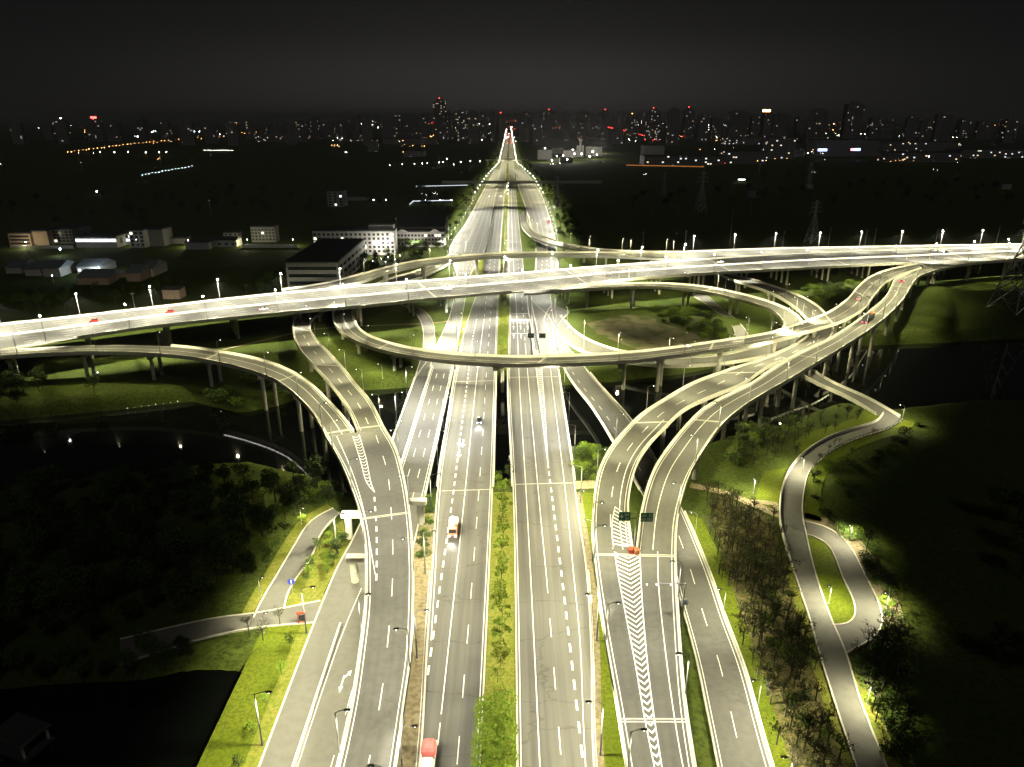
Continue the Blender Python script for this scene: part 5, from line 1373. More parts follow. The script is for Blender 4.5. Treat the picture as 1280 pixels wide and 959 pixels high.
# bridge piers standing in the river under the ground-level decks
for lbl, xs in (('southbound', (-21, -15, -8.5)), ('northbound', (1.2, 9, 19)), ('service', (-39, -33, -27.5))):
    t = empty('bridge_support', (np.mean(xs), 240, -5), 0, f'row of round piers in the river under the {lbl} deck', 'bridge support', 'river piers')
    for y in (212, 240, 268):
        b = MB(); 
        for x in xs: b.tube((x - np.mean(xs), y - 240, -3), (x - np.mean(xs), y - 240, 3.95), .7, n=12)
        b.box((0, y - 240, 3.4), (max(xs) - min(xs) + 2.5, 1.6, 1.0)); b.build('pier', M['concrete'], t)
# pavilion by the pond
p = P(28, 925, 0); t = empty('pavilion', (p[0], p[1], -1.2), -.35, 'dark open pavilion with a flat overhanging roof at the pond', 'pavilion')
b = MB(); b.prism([(-4.2, -3), (4.2, -3), (4.2, 3), (-4.2, 3)], 3.4, 3.9, [(-3.8, -2.6), (3.8, -2.6), (3.8, 2.6), (-3.8, 2.6)]); b.build('roof', M['roof_dark'], t)
for x in (-3.4, 3.4):
    for y in (-2.3, 2.3): b = MB(); b.box((x, y, 1.4), (.35, .35, 4.2)); b.build('post', M['concrete'], t)
b = MB(); b.box((0, 0, -.3), (8.2, 5.8, 1.4)); b.build('platform', M['roof_dark'], t)
# lattice pylons and plain poles
def pylon(x, y, h, base, label, arms=3, z=None, rz=0.3):
    t = empty('pylon', (x, y, gh(x, y)), rz, label, 'power pylon', 'power pylons'); b = MB(); r = max(.10, base * .022)
    lv = [0, .18, .34, .48, .60, .70, .79, .87, .94, 1]; wd = [base * (1 - .86 * min(1, f / .7)) / 2 if f < .7 else base * .07 for f in lv]
    pts = [[np.array([sx * w, sy * w, f * h]) for sx, sy in ((-1, -1), (1, -1), (1, 1), (-1, 1))] for f, w in zip(lv, wd)]
    for i in range(len(lv) - 1):
        for k in range(4):
            b.tube(pts[i][k], pts[i + 1][k], r, n=4); b.tube(pts[i][k], pts[i + 1][(k + 1) % 4], r * .6, n=4); b.tube(pts[i][(k + 1) % 4], pts[i + 1][k], r * .6, n=4); b.tube(pts[i + 1][k], pts[i + 1][(k + 1) % 4], r * .6, n=4)
    b.build('lattice_mast', M['steel'], t)
    for j in range(arms):
        z = h * (.74 + .1 * j); w = h * (.17 - .025 * j); b = MB()
        for sg in (-1, 1):
            for yy in (-1, 1): b.tube((0, yy * base * .06, z), (sg * w, 0, z + .3), r * .7, n=4)
            b.tube((0, 0, z + h * .05), (sg * w, 0, z + .3), r * .6, n=4); b.tube((sg * w, 0, z + .3), (sg * w, 0, z - h * .035), r * .8, n=5)
        b.build('cross_arm', M['steel'], t)
p = P(1266, 388, 0); pylon(p[0], p[1], 62, 19, 'big lattice pylon at the right border in front of the expressway')
for x, yb, yt, l in ((875, 266, 214, 'tall lattice pylon on the right plain'), (1014, 304, 251, 'lattice pylon just behind the expressway at right'), (696, 262, 221, 'lattice pylon beside the boulevard near the overpass'), (829, 246, 216, 'smaller far pylon left of the tall pylon'), (1009, 237, 203, 'farthest pylon near the blue lit building')):
    p = P(x, yb, 0); h = PY(x, yt, p[1])[2]; pylon(p[0], p[1], h, h * .24, l)
for i, (x, yb, yt) in enumerate([(803, 314, 289), (856, 312, 288), (912, 306, 262), (978, 309, 289), (1035, 308, 284), (1092, 308, 285), (1081, 306, 287), (1124, 305, 293), (1169, 306, 286), (1245, 305, 282), (938, 270, 253), (787, 268, 256), (816, 268, 258), (848, 268, 256), (170, 393, 365), (308, 366, 355)]):
    p = P(x, yb, 0); h = PY(x, yt, p[1])[2]; t = empty('utility_pole', (p[0], p[1], -.3), .3, f'bare utility pole behind the expressway, {ORD(i + 1)} of the row' if 0 else 'bare utility pole on the plain behind the expressway', 'utility pole', 'utility poles')
    b = MB(); b.tube((0, 0, 0), (0, 0, h), .22, .14, 8); b.build('post', M['pole_paint'], t)
    b = MB(); b.box((0, 0, h - 1), (2.6, .14, .16)); b.build('cross_arm', M['steel'], t)
# overpasses far along the boulevard
for Y, x0, x1, z, th, l in ((1190, -110, 150, 7.5, 2.4, 'dark overpass crossing the boulevard beyond the interchange'), (1830, -60, 45, 7.5, 2.0, 'farther pale footbridge crossing the boulevard')):
    t = empty('overpass', (0, Y, 0), 0, l, 'overpass'); b = MB(); b.box(((x0 + x1) / 2, 0, z - th / 2), (x1 - x0, 14 if Y < 1500 else 6, th)); b.build('deck', M['concrete'], t)
    for sg in (-1, 1): b = MB(); b.box(((x0 + x1) / 2, sg * (7.2 if Y < 1500 else 3.2), z + .4), (x1 - x0, .3, 1.4)); b.build('parapet', M['parapet'], t)
    for x in (-54, -4.5, 48): 
        if x0 < x < x1: b = MB(); b.box((x, 0, z / 2 - 1), (2, 8 if Y < 1500 else 4, z)); b.build('pier', M['concrete'], t)
# ------------------------------------------------------------------ buildings
crnd = random.Random(21)
def window_wall(name, wall, cell, lit, strength, cols):
    """wall with small windows, a few of them lit"""
    m = bpy.data.materials.new(name); m.use_nodes = True
    n, l = m.node_tree.nodes, m.node_tree.links; b = n['Principled BSDF']
    g = n.new('ShaderNodeNewGeometry')
    dv = n.new('ShaderNodeVectorMath'); dv.operation = 'DIVIDE'; l.new(g.outputs['Position'], dv.inputs[0]); dv.inputs[1].default_value = cell
    fl_ = n.new('ShaderNodeVectorMath'); fl_.operation = 'FLOOR'; l.new(dv.outputs[0], fl_.inputs[0])
    fc = n.new('ShaderNodeVectorMath'); fc.operation = 'FRACTION'; l.new(dv.outputs[0], fc.inputs[0])
    wn_ = n.new('ShaderNodeTexWhiteNoise'); l.new(fl_.outputs[0], wn_.inputs['Vector'])
    sp = n.new('ShaderNodeSeparateXYZ'); l.new(fc.outputs[0], sp.inputs[0])
    def mth(op, a, v):
        q = n.new('ShaderNodeMath'); q.operation = op; l.new(a, q.inputs[0])
        if isinstance(v, float): q.inputs[1].default_value = v
        else: l.new(v, q.inputs[1])
        return q.outputs[0]
    gz = mth('GREATER_THAN', sp.outputs['Z'], .35); gx2 = mth('GREATER_THAN', sp.outputs['X'], .3)
    win = mth('MULTIPLY', gz, gx2)
    on = mth('MULTIPLY', mth('GREATER_THAN', wn_.outputs['Value'], 1.0 - lit), win)
    r = n.new('ShaderNodeValToRGB'); r.color_ramp.interpolation = 'CONSTANT'
    for i, c in enumerate(cols):
        e = r.color_ramp.elements[0] if i == 0 else r.color_ramp.elements.new(i / len(cols)); e.color = (*c, 1)
    sc_ = n.new('ShaderNodeSeparateColor'); l.new(wn_.outputs['Color'], sc_.inputs[0]); l.new(sc_.outputs[1], r.inputs['Fac'])
    l.new(r.outputs['Color'], b.inputs['Emission Color'])
    l.new(mth('MULTIPLY', on, float(strength)), b.inputs['Emission Strength'])
    mx = n.new('ShaderNodeMixRGB'); l.new(win, mx.inputs['Fac']); mx.inputs['Color1'].default_value = (*wall, 1); mx.inputs['Color2'].default_value = (.02, .022, .025, 1)
    l.new(mx.outputs['Color'], b.inputs['Base Color']); b.inputs['Roughness'].default_value = .7
    m.cycles.emission_sampling = 'NONE'
    M[name] = m
WC = [(1, .85, .6), (1, .72, .42), (.85, .92, 1), (1, .9, .75), (1, .8, .5)]
window_wall('tower_wall', (.30, .29, .28), (9, 9, 6.5), .030, .5, WC)
window_wall('tower_wall_busy', (.26, .25, .25), (7, 7, 5), .08, .8, WC)
window_wall('block_wall', (.34, .33, .31), (6, 6, 4), .05, 1.6, [(1, .95, .85), (.85, .95, 1), (1, .8, .5)])
M['wall_white'] = two_noise('white_render', (.38, .37, .33), (.47, .455, .41), (.32, .31, .28), .15, 1.2, bump=.05)
M['wall_grey'] = two_noise('grey_render', (.20, .20, .19), (.26, .255, .24), (.17, .17, .16), .15, 1.2, bump=.05)
M['wall_pink'] = two_noise('pinkish_render', (.36, .25, .18), (.42, .30, .22), (.30, .21, .15), .15, 1.2, bump=.05)
M['pane_dark'] = mk('window_dark', (.018, .020, .022), rough=.1)
M['pane_lit'] = glow('window_lit', (1, .93, .72), 2.4)
M['pane_cool'] = glow('window_lit_cool', (.85, .95, 1), 2.8)
M['sheet_metal'] = mk('sheet_metal_roof', (.16, .19, .20), (.22, .25, .26), scale=.4, rough=.5, metal=.3)
M['billboard'] = glow('billboard_blue', (.35, .45, 1), 7)
M['billboard_red'] = glow('billboard_red', (1, .25, .35), 5)
M['strip_white'] = glow('strip_light', (.85, 1, .95), 9)
M['sodium'] = glow('lit_wall_glow', (1, .35, .08), .45)
def tower(px, ytop, wpx, Y, mat_, label, setback=True, beacon=None):
    base = PY(px, 150, Y); x = base[0]; w = wpx * mpp((x, Y, 30)); h = PY(px, ytop, Y)[2]
    t = empty('high_rise', (x, Y, 0), crnd.uniform(-.3, .3), label, 'high rise', 'high rises of the skyline')
    d = max(14, min(w, 34)); b = MB()
    b.box((0, 0, h * .47), (w, d, h * .94)); 
    n = max(1, int(w / 22))
    for i in range(n + 1): b.box((-w / 2 + w * i / n, -d * .52, h * .45), (w * .10, 2.5, h * .90))
    b.build('tower_block', M[mat_], t)
    b = MB(); b.box((w * .05, 0, h * .965), (w * .55, d * .6, h * .07)); b.box((-w * .18, 0, h * .95), (w * .2, d * .4, h * .035)); b.build('roof_house', M['wall_grey'], t)
    if beacon: b = MB(); b.sphere((0, 0, h + 2), 2.2, 8, 5); b.build('beacon', M[beacon], t)
ST = [(117, 150, 16, 'lens_red'), (76, 149, 12, 'lens_far'), (178, 148, 11, None), (59, 152, 10, None), (140, 153, 14, None), (20, 153, 12, None), (362, 150, 11, None), (393, 146, 12, None), (378, 150, 9, None), (345, 153, 12, None), (410, 151, 14, None), (428, 149, 12, None),
      (445, 142, 9, None), (458, 147, 11, None), (484, 146, 13, None), (509, 143, 30, None), (512, 154, 8, None), (531, 141, 10, None), (550, 124, 15, 'lens_red'), (561, 139, 8, None), (577, 138, 14, None), (590, 138, 12, None), (604, 138, 6, None), (616, 138, 5, None), (626, 142, 7, 'lens_red'),
      (656, 140, 11, None), (670, 144, 9, None), (686, 138, 15, 'lens_red'), (708, 139, 9, None), (728, 138, 12, None), (742, 146, 10, None), (756, 138, 8, 'lens_red'), (773, 144, 12, None), (790, 143, 14, 'lens_orange'), (816, 136, 17, 'lens_red'), (842, 135, 15, None), (860, 135, 11, 'lens_red'), (878, 141, 11, None), (895, 146, 12, None),
      (922, 138, 21, None), (945, 143, 14, None), (958, 139, 10, 'lens_orange'), (976, 141, 17, None), (1000, 146, 12, None), (1022, 136, 20, None), (1065, 127.5, 21, None), (1092, 146, 9, None), (1110, 149, 14, None), (1140, 145, 12, None), (1160, 149, 15, None), (1179, 141, 17, None), (1205, 148, 14, None), (1232, 151, 18, None), (1262, 149, 16, None),
      (232, 153, 14, None), (262, 154, 12, None), (288, 152, 12, None), (312, 151, 10, None), (330, 154, 12, None), (205, 151, 10, None)]
ST.sort()
SPECIAL = {550: 'tallest high rise of the skyline just left of the boulevard', 1065: 'broad dark high rise standing out at the right of the skyline', 509: 'wide pale slab block left of the tallest high rise', 117: 'high rise at far left with a red roof sign'}
for i, (x, y, w, bc) in enumerate(ST):
    Y = 3600 if x in SPECIAL else crnd.uniform(3000, 4300)
    tower(x, y, w, Y, 'tower_wall_busy' if x in (550, 577, 790, 816) else 'tower_wall', SPECIAL.get(x, f'dark high rise of the skyline, {ORD(i + 1)} from the left'), beacon=bc)
def block(x0, x1, yb, ytop, depth, mat_, label, roof='roof_dark', group=None, rz=0.0, gable=False, name='building'):
    """low building: front spans pixels x0..x1, foot at pixel row yb, roof edge at row ytop"""
    a, c = P(x0, yb, 0), P(x1, yb, 0); Y = a[1]; h = PY((x0 + x1) / 2, ytop, Y)[2]; w = c[0] - a[0]
    t = empty(name, ((a[0] + c[0]) / 2, Y + depth / 2, 0), rz, label, 'building', group)
    b = MB(); b.box((0, 0, h / 2 - .3), (w, depth, h + .6)); b.build('wall', M[mat_], t)
    b = MB()
    if gable: b.add([(-w / 2 - .4, -depth / 2 - .4, h), (w / 2 + .4, -depth / 2 - .4, h), (w / 2 + .4, depth / 2 + .4, h), (-w / 2 - .4, depth / 2 + .4, h), (-w / 2 - .4, 0, h + depth * .18), (w / 2 + .4, 0, h + depth * .18)], [(0, 1, 5, 4), (2, 3, 4, 5), (0, 4, 3), (1, 2, 5), (0, 3, 2, 1)])
    else: b.box((0, 0, h + .45), (w - .8, depth - .8, .3)); [b.box(q, s) for q, s in (((0, -depth / 2 + .2, h + .7), (w + .3, .45, .9)), ((0, depth / 2 - .2, h + .7), (w + .3, .45, .9)), ((-w / 2 + .2, 0, h + .7), (.45, depth - .5, .9)), ((w / 2 - .2, 0, h + .7), (.45, depth - .5, .9)))]
    b.build('roof', M[roof], t)
    return t, w, h
def windows(t, w, h, depth, rows, cols, ww, wh, lit=.1, side=False, z0=1.4, cool=.3, pitch=None, xs=None):
    me = {}
    for mn in ('pane_dark', 'pane_lit', 'pane_cool'):
        b = MB(); b.box((0, 0, 0), (ww, .12, wh)); o = b.build('window', M[mn]); me[mn] = o.data; bpy.data.objects.remove(o)
    for r_ in range(rows):
        for c in range(cols):
            mn = 'pane_dark' if crnd.random() > lit else ('pane_cool' if crnd.random() < cool else 'pane_lit')
            o = bpy.data.objects.new('window', me[mn]); COL.objects.link(o); o.parent = t
            z = z0 + (pitch or (h - z0) / rows) * r_ + wh / 2
            q = (c + .5) / cols
            if side: o.location = (w / 2 + .05, -depth / 2 + depth * q, z); o.rotation_euler = (0, 0, math.pi / 2)
            else: o.location = (-w / 2 + w * q, -depth / 2 - .05, z)
# the pale offices and halls left of the main road
t, w, h = block(360, 425, 359, 329, 92, 'wall_white', 'big hall with a dark flat roof and striped white walls behind the expressway')
windows(t, w, h, 92, 3, 1, w * .92, 2.2, 0); windows(t, w, h, 92, 3, 7, 9.0, 2.2, 0, side=True)
t, w, h = block(393, 494, 319, 290, 16, 'wall_white', 'long white six storey office with some lit windows')
windows(t, w, h, 16, 5, 18, 2.0, 1.9, .13, z0=2.0)
b = MB(); b.box((w / 2 - 11, 0, h + 2.2), (20, 10, 4.4)); b.build('roof_house', M['wall_white'], t)
t, w, h = block(497, 556, 309, 291, 14, 'wall_white', 'white three storey office with arched gables beside the far road')
windows(t, w, h, 14, 3, 14, 1.9, 1.9, .1, z0=1.6)
for x in (-w * .38, w * .3): b = MB(); b.prism([(x - 5, -7.6), (x + 5, -7.6), (x + 5, -6.6), (x - 5, -6.6)], h + .2, h + 2.6, [(x - 1, -7.6), (x + 1, -7.6), (x + 1, -6.6), (x - 1, -6.6)]); b.build('gable', M['wall_white'], t)
t, w, h = block(500, 556, 300, 284, 44, 'wall_grey', 'dark gabled hall behind the arched white office', gable=True)
t, w, h = block(410, 430, 259, 240, 22, 'wall_white', 'small pale tower house alone on the dark left plain'); windows(t, w, h, 22, 5, 3, 2.5, 2.2, .05)
t, w, h = block(13, 40, 308, 293, 14, 'wall_pink', 'pinkish office with striped windows at far left'); windows(t, w, h, 14, 3, 1, w * .9, 1.6, 0)
t, w, h = block(40, 62, 307, 290, 16, 'wall_pink', 'plain tan block beside the pinkish office')
t, w, h = block(63, 93, 305, 288, 30, 'wall_grey', 'grey dark block right of the tan block'); windows(t, w, h, 30, 4, 6, 2.4, 1.8, .03)
t, w, h = block(96, 147, 310, 297, 16, 'wall_white', 'factory with a row of brightly lit windows'); windows(t, w, h, 16, 1, 6, 5.2, 2.4, .95, z0=h * .55, cool=1)
t, w, h = block(146, 166, 306, 293, 30, 'wall_white', 'lit wing of the factory at its right end'); windows(t, w, h, 30, 2, 5, 2.2, 2.0, .8, z0=h * .3, cool=1)
t, w, h = block(164, 182, 310, 289, 14, 'wall_white', 'pale slim office right of the lit factory'); windows(t, w, h, 14, 4, 3, 2.2, 2.0, .08)
t, w, h = block(186, 206, 308, 288, 18, 'wall_grey', 'very dark block right of the pale slim office')
t, w, h = block(262, 296, 309, 301, 14, 'wall_white', 'low white shed by the walled yard', gable=True); windows(t, w, h, 14, 1, 4, 2.4, 1.8, .1)
t, w, h = block(232, 262, 312, 304, 12, 'wall_grey', 'low dark shed left of the walled yard', gable=True)
t, w, h = block(280, 298, 300, 292, 10, 'wall_white', 'two storey house behind the low white shed'); windows(t, w, h, 10, 2, 3, 1.8, 1.6, .05)
t, w, h = block(315, 345, 303, 285, 12, 'wall_grey', 'dim grey office behind the walled yard'); windows(t, w, h, 12, 4, 7, 1.9, 1.7, .02)
t, w, h = block(204, 225, 374, 363, 9, 'wall_pink', 'small house with a hipped roof just behind the expressway', gable=True)
for i, (x0, x1, yb, yt, lb) in enumerate([(8, 28, 342, 335, 'leftmost grey gabled shed of the dark yard'), (32, 52, 345, 337, 'second gabled shed of the dark yard'), (55, 76, 346, 336, 'gabled shed with a pale end wall in the yard'), (97, 110, 342, 334, 'small shed with a bright gable in the yard'), (110, 126, 342, 334, 'small shed with a pale gable right of the bright one'), (158, 176, 352, 342, 'reddish shed at the right of the yard'), (97, 136, 356, 348, 'low reddish shed in front of the yard'), (178, 192, 346, 336, 'dark shed at the right end of the yard')]):
    t, w, h = block(x0, x1, yb, yt, 22, 'wall_pink' if 'reddish' in lb else 'wall_white', lb, roof='sheet_metal', gable=True)
    if i in (3, 4): windows(t, w, h, 22, 1, 2, 2, 1.6, .6, cool=1)
def wall(px0, px1, yb, h, label, m='parapet'):
    a, c = P(px0, yb, 0), P(px1, yb, 0); fence(label, spline([(a[0], a[1], -.2), (c[0], c[1], -.2)], 10), h, M[m], solid=True, cat='wall', w=.2)
wall(303, 372, 310, 3.0, 'pale yard wall lit by two lamps at left'); wall(13, 92, 311, 2.6, 'pale boundary wall before the pinkish office')
# industry, sheds and halls farther out
FB_ = [(805, 905, 207, 196, 60, 'block_wall', 'long dark factory hall with a sodium lit foot'), (905, 957, 205, 190, 50, 'block_wall', 'dark hall left of the lit office block'), (957, 993, 199, 173, 30, 'block_wall', 'office block with rows of lit windows on the right plain'), (994, 1005, 196, 187, 30, 'block_wall', 'small lit annex beside the office block'),
       (905, 950, 181, 173, 60, 'block_wall', 'white lit hall with tall openings in the far right'), (1020, 1098, 196, 176, 80, 'wall_grey', 'big dark hall under the two glowing blue signs'), (1100, 1200, 189, 178, 90, 'block_wall', 'very long far hall with a row of lit slots'), (1200, 1290, 198, 188, 80, 'block_wall', 'long hall at the right border'), (1110, 1200, 203, 192, 60, 'block_wall', 'dark hall before the very long far hall'),
       (320, 358, 178, 168, 60, 'block_wall', 'pale low hall near the end of the sodium lit road'), (364, 380, 177, 162, 40, 'block_wall', 'lit block at the end of the sodium lit road'), (460, 472, 190, 176, 30, 'block_wall', 'brightly lit white gate tower on the left plain'), (480, 545, 181, 174, 70, 'wall_grey', 'long dark roof left of the boulevard'), (805, 830, 197, 183, 60, 'wall_grey', 'grey shed left of the long factory hall'),
       (505, 530, 196, 190, 60, 'block_wall', 'low hall between scattered lamps left of the boulevard'), (430, 458, 251, 247, 20, 'wall_white', 'low lit shed right of the small tower house'), (215, 232, 305, 299, 12, 'wall_grey', 'tiny dark shed on the left plain'), (935, 952, 247, 239, 14, 'wall_grey', 'lone farm building on the right plain'), (1252, 1264, 237, 231, 14, 'wall_white', 'lone pale house at the right of the plain'), (1008, 1016, 236, 232, 10, 'wall_white', 'tiny pale hut at the foot of the farthest pylon')]
for x0, x1, yb, yt, dp, m_, lb in FB_:
    t, w, h = block(x0, x1, yb, yt, dp, m_, lb)
# the glaring plant right of the boulevard
for i, (x0, x1, yb, yt, lb) in enumerate([(672, 690, 200, 188, 'left block of the glaring plant beside the boulevard'), (690, 704, 193, 186, 'tan hall in the glaring plant'), (704, 722, 197, 189, 'low hall in the middle of the glaring plant'), (732, 752, 196, 184, 'right hall of the glaring plant'), (700, 716, 204, 198, 'front shed of the glaring plant')]):
    block(x0, x1, yb, yt, 30, 'wall_white', lb)
t = empty('silo_tower', tuple(P(725, 197, 0)), 0, 'pale silo tower amid the glaring plant', 'silo'); b = MB(); s_ = mpp(P(725, 197, 0))
for i, dx in enumerate((-3, 0, 3.2)): b.tube((dx * s_, 0, 0), (dx * s_, 0, (14 + 5 * (i == 1)) * s_), 1.5 * s_, n=12)
b.build('silo', M['wall_white'], t)
b = MB(); b.box((0, 0, 20 * s_), (5 * s_, 3 * s_, 2 * s_)); b.build('head_house', M['wall_white'], t)
ldp = bpy.data.lights.new('flood_light', 'POINT'); ldp.energy = 110000; ldp.shadow_soft_size = 1.5; ldp.color = (1, .95, .85)
for x, y in ((681, 203), (700, 199), (716, 203), (742, 199), (752, 192)):
    o = bpy.data.objects.new('flood_light', ldp); COL.objects.link(o); p = P(x, y, 0); o.location = (p[0], p[1] - 8, 24)
def point(px, py, e, c, z=8):
    d = bpy.data.lights.new('yard_light', 'POINT'); d.energy = e; d.color = c; d.shadow_soft_size = .8
    o = bpy.data.objects.new('yard_light', d); COL.objects.link(o); p = P(px, py, 0); o.location = (p[0], p[1], z); return p
# glowing signs and strips
def panel(px, py, zc, w, h, m, label, cat='sign', name='light_sign'):
    p = P(px, py, zc); t = empty(name, (p[0], p[1], 0), 0, label, cat)
    b = MB(); b.box((0, -1, zc), (w, 1, h)); b.build('panel', M[m], t)
    b = MB(); b.box((0, 0, zc / 2), (w * .08, .8, zc)); b.build('post', M['wall_grey'], t); return t
panel(1028, 188, 24, 24, 6, 'billboard', 'glowing blue roof sign, left of two'); t = panel(1071, 187.5, 24, 18, 6, 'billboard', 'glowing blue roof sign with a red left end, right of two')
b = MB(); b.box((-13, -1, 24), (8, 1, 6)); b.build('panel', M['billboard_red'], t)
panel(927, 225, 4, 12, 1.4, 'strip_white', 'greenish white strip light alone on the right plain')
panel(958, 139, 118, 15, 4, 'lens_orange', 'orange white roof light on the right skyline'); panel(117, 147.5, 106, 15, 5, 'lens_red', 'red roof sign glowing at far left of the skyline'); panel(76, 149, 100, 18, 6, 'billboard_red', 'pinkish roof sign left of the red one')
def glow_strip(px0, y0, px1, y1, z, r, m, label):
    a, c = P(px0, y0, z), P(px1, y1, z); t = empty('glow_line', tuple(a), 0, label, 'lit fence'); b = MB(); b.tube((0, 0, 0), c - a, r, n=6); b.build('glow_tube', M[m], t)
    b = MB(); n = 8
    for i in range(n + 1): q = (c - a) * i / n; b.box((q[0], q[1], -z / 2), (.5, .5, z))
    b.build('post', M['steel'], t)
M['strip_dim'] = glow('pale_strip_glow', (.85, .95, 1), 1.2)
glow_strip(516, 252, 566, 251, 3, .5, 'strip_dim', 'dimly lit pale fence on the left plain, horizontal part'); glow_strip(512, 256, 517, 251.5, 3, .5, 'strip_dim', 'short slanting end of the lit pale fence')
glow_strip(783, 207, 880, 209, 4, 1.0, 'sodium', 'orange glow tube standing for the lit wall at the foot of the long factory hall')  # emissive tube in place of lamplight falling on the wall
glow_strip(520, 233.5, 585, 232, 4, .5, 'strip_dim', 'faint pale glow tube standing for the lit side road left of the overpass')  # the road's lamplight put in as a glowing tube, no fence here
# ------------------------------------------------------------------ scattered lights of the city
def city(px, py, lens, z=10.0, k=None):
    p = P(px, py, z); Y = p[1]
    r = (k or 1.0) * Y * .00050
    if lens != 'lens_far' or True:
        CITY[lens].sphere((p[0], p[1], z), r, 6, 4)
        if z > 0: CITY['pole_paint'].tube((p[0], p[1], 0), (p[0], p[1], z - r), .25, .18, 5)
def rnd_city(n, x0, x1, y0, y1, cols, k0=.35, k1=1.0, bias=1.0):
    """lights in loose clusters of one colour, as streets, yards and estates make them"""
    left = n
    while left > 0:
        m = min(left, crnd.choice((1, 2, 3, 5, 8))); left -= m
        cx, cy, col, sp = crnd.uniform(x0, x1), y0 + (y1 - y0) * crnd.random() ** bias, crnd.choice(cols), crnd.uniform(2, 11)
        for _ in range(m):
            x, y = crnd.gauss(cx, sp), crnd.gauss(cy, 1.1)
            if abs(x - 638) < 14 + (y - 150) * .42 or y < 141: continue
            if y < 152 and x < 860: y = 152 + crnd.random() * 4
            city(x, y, col if crnd.random() < .8 else crnd.choice(cols), crnd.choice((6, 9, 12, 18)), crnd.uniform(k0, k1) ** 1.7 * 1.15)
W_, O_, R_, K_ = 'lens_far', 'lens_orange', 'lens_red', 'lens_cool'
for f in np.linspace(0, 1, 24):             # the sodium lit road at left
    city(84 + 108 * f + crnd.uniform(-1, 1), 190.5 - 13.5 * f + crnd.uniform(-.5, .5), O_, 10, crnd.uniform(.4, 1.1))
for f in np.linspace(0, 1, 32):
    city(192 + 142 * f + crnd.uniform(-1, 1), 179 - 15 * f + crnd.uniform(-1.6, 1.6), O_, 10, crnd.uniform(.3, .9))
for x, y in ((243, 165), (249, 165), (256, 165), (262, 165)): city(x, y, K_, 14, 1.2)
for x in (125, 143, 160, 182, 199, 208): city(x, 191 + crnd.uniform(-1, 1), W_, 9, crnd.uniform(.7, 1.2))
for f in np.linspace(0, 1, 16): city(178 + 62 * f, 219 - 11 * f + crnd.uniform(-.6, .6), K_, 6, crnd.uniform(.35, .6))
for f in np.linspace(0, 1, 20): city(255 + 36 * f, 188.5, W_, 5, .4)
for f in np.linspace(0, 1, 40):             # sodium rows at the right horizon
    city(1190 + 92 * f, 143 + crnd.uniform(-.4, .4), O_, 14, .75)
    city(1192 + 90 * f, 147.6 - .8 * f + crnd.uniform(-1, .4), O_, 14, .8)
for f in np.linspace(0, 1, 18): city(760 + 24 * f, 159.5 + 5 * f, R_, 10, .9)
for f in np.linspace(0, 1, 14): city(785 + 22 * f, 164.5 + 6 * f, R_, 10, .7)
for i in range(26): city(636 + crnd.uniform(-6, 9), crnd.uniform(158, 180), R_ if crnd.random() < .6 else W_, 9, crnd.uniform(.5, 1.1))
for i in range(16): city(crnd.uniform(625, 648), crnd.uniform(148, 156), R_ if crnd.random() < .5 else O_, 12, .8)
for x, y in ((487, 207), (503, 206), (518, 205.5), (528, 205), (534, 204.5), (549, 203.5), (554, 203), (576, 203), (588, 202), (567, 206), (600, 202)): city(x, y, W_, 8, crnd.uniform(.6, 1))
for x in (467, 482.5, 532, 550, 564): city(x, 250.6, K_, 5, 1.5)
for x in np.linspace(1142, 1196, 12): city(x, 172.5, W_, 8, .6)
for x, y in ((681, 186), (696, 196), (704, 195), (716, 188), (718, 193), (727, 193), (741, 190), (749, 184.5), (746, 194), (709, 200), (732, 186), (737, 196), (690, 201)): city(x, y, W_, 14, crnd.uniform(1.0, 2.1))
for x in range(862, 990, 12): city(x + crnd.uniform(-3, 3), 201 + crnd.uniform(-3, 1), O_, 7, crnd.uniform(.4, .8))
for x in np.linspace(876, 946, 10): city(x, 139.5 + crnd.uniform(-.5, .5), O_, 100, .5)
rnd_city(70, 0, 430, 150, 172, [W_, O_, W_, K_], .3, .8)
rnd_city(18, 0, 430, 172, 215, [W_, W_, O_], .3, .7)
rnd_city(130, 400, 640, 150, 172, [W_, O_, W_, K_, R_], .3, .95)
rnd_city(34, 410, 610, 172, 200, [W_, O_, W_], .3, .85)
rnd_city(110, 640, 900, 148, 172, [W_, O_, W_, R_, K_], .3, .9)
rnd_city(30, 660, 900, 172, 205, [W_, W_, O_, R_], .3, .8)
rnd_city(125, 870, 1280, 143, 163, [W_, O_, W_, R_, O_, K_], .3, .9)
rnd_city(70, 860, 1280, 163, 203, [W_, O_, W_, K_], .3, .8)
rnd_city(12, 0, 560, 215, 290, [W_, K_], .3, .5)
rnd_city(8, 700, 1280, 212, 262, [W_], .3, .5)
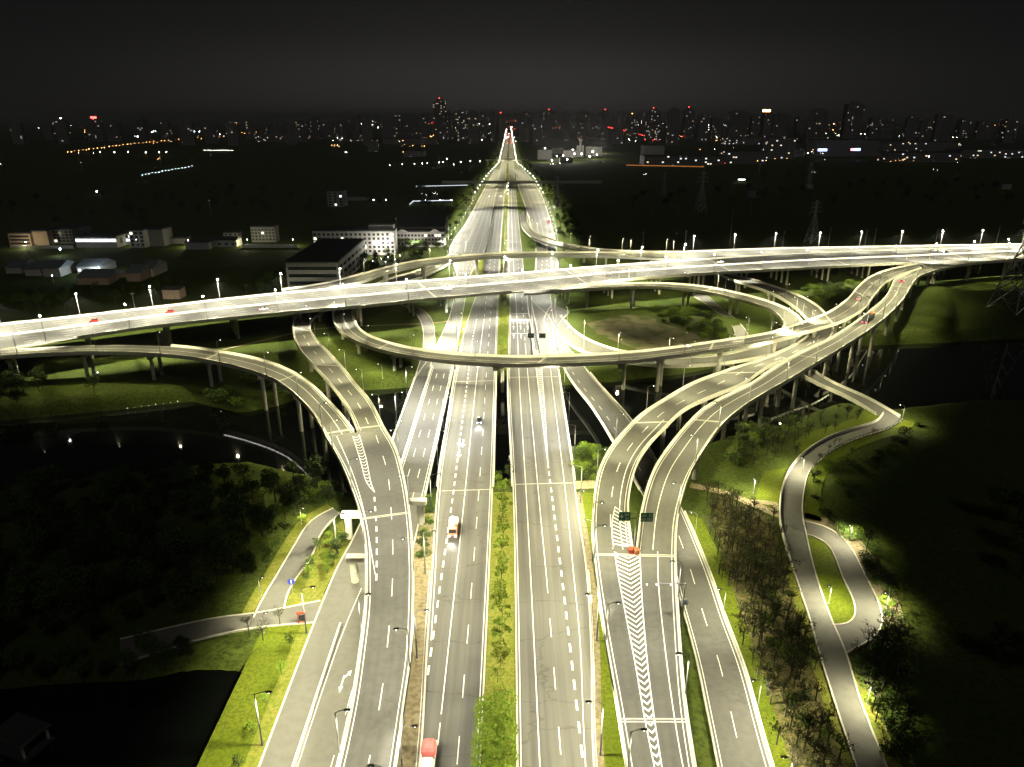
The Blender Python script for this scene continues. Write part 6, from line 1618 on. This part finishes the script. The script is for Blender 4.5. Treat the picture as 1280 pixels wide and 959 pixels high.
# yard lamps behind the expressway at left
for x, y, e, c, k in ((32, 311, 7000, WARM, 1.3), (107, 309, 7000, WARM, 1.3), (75, 320, 3000, (.8, .88, 1), 2.6), (235, 309, 6000, WARM, 1.0), (309, 308, 9000, WARM, 1.1), (366, 308, 7000, WARM, 1.1), (170, 308, 6000, WARM, .8)):
    point(x, y, e, c, 5); city(x, y - 8, K_ if k > 2 else W_, 7.5, k)
for x, y in ((65, 345), (120, 344), (135, 345)): point(x, y, 9000, (.8, .9, 1), 6); city(x, y, K_, 5, 1.3)
for x, y, e in ((440, 330, 26000), (478, 322, 26000), (520, 314, 20000)): point(x, y, e, (1, .95, .85), 9)
for x, y in ((466, 327), (477, 324), (485, 322), (494, 325), (471, 322), (500, 320), (482, 328)): city(x, y, W_, 5, .8)
city(121, 240, K_, 4, 2.2); city(122, 466, K_, 2, 1.1); city(190, 459, W_, 2, .8)
for i in range(8): city(159 + 9 * i, 511 - 1.2 * i, W_, -4, .3)
multi('city_lights', CITY)
# trees along the far boulevard
WOOD2 = {}
for y in np.arange(900, 4400, 26):
    for sg in (-1, 1):
        x = float(np.interp(y, [900, 1200, 1600, 5000], [55, 50, 34, 30])) + crnd.uniform(-2, 14)
        s_ = crnd.uniform(3.0, 5.5); mb = WOOD2.setdefault(crnd.choice(('leaf', 'leaf_dark')), MB())
        rr_ = np.random.default_rng(int(y * 7 + sg))
        leaves(mb, rr_, [(x * sg, y, s_ * .9, s_ * .7, s_ * .8, s_ * .75)], 60, 1.1, .5)
multi('distant_trees', WOOD2)
# ------------------------------------------------------------------ the hazy night air
b = MB(); b.box((0, 20000, 125.5), (48000, 43000, 269))
hm = bpy.data.materials.new('haze'); hm.use_nodes = True
hn = hm.node_tree.nodes; hn.clear()
ho = hn.new('ShaderNodeOutputMaterial'); hv = hn.new('ShaderNodeVolumePrincipled')
hv.inputs['Density'].default_value = .00009; hv.inputs['Color'].default_value = (.9, .9, .9, 1); hv.inputs['Anisotropy'].default_value = .3
hm.node_tree.links.new(hv.outputs[0], ho.inputs['Volume'])
tag(b.build('haze', hm), kind='stuff')
SC.cycles.volume_bounces = 0
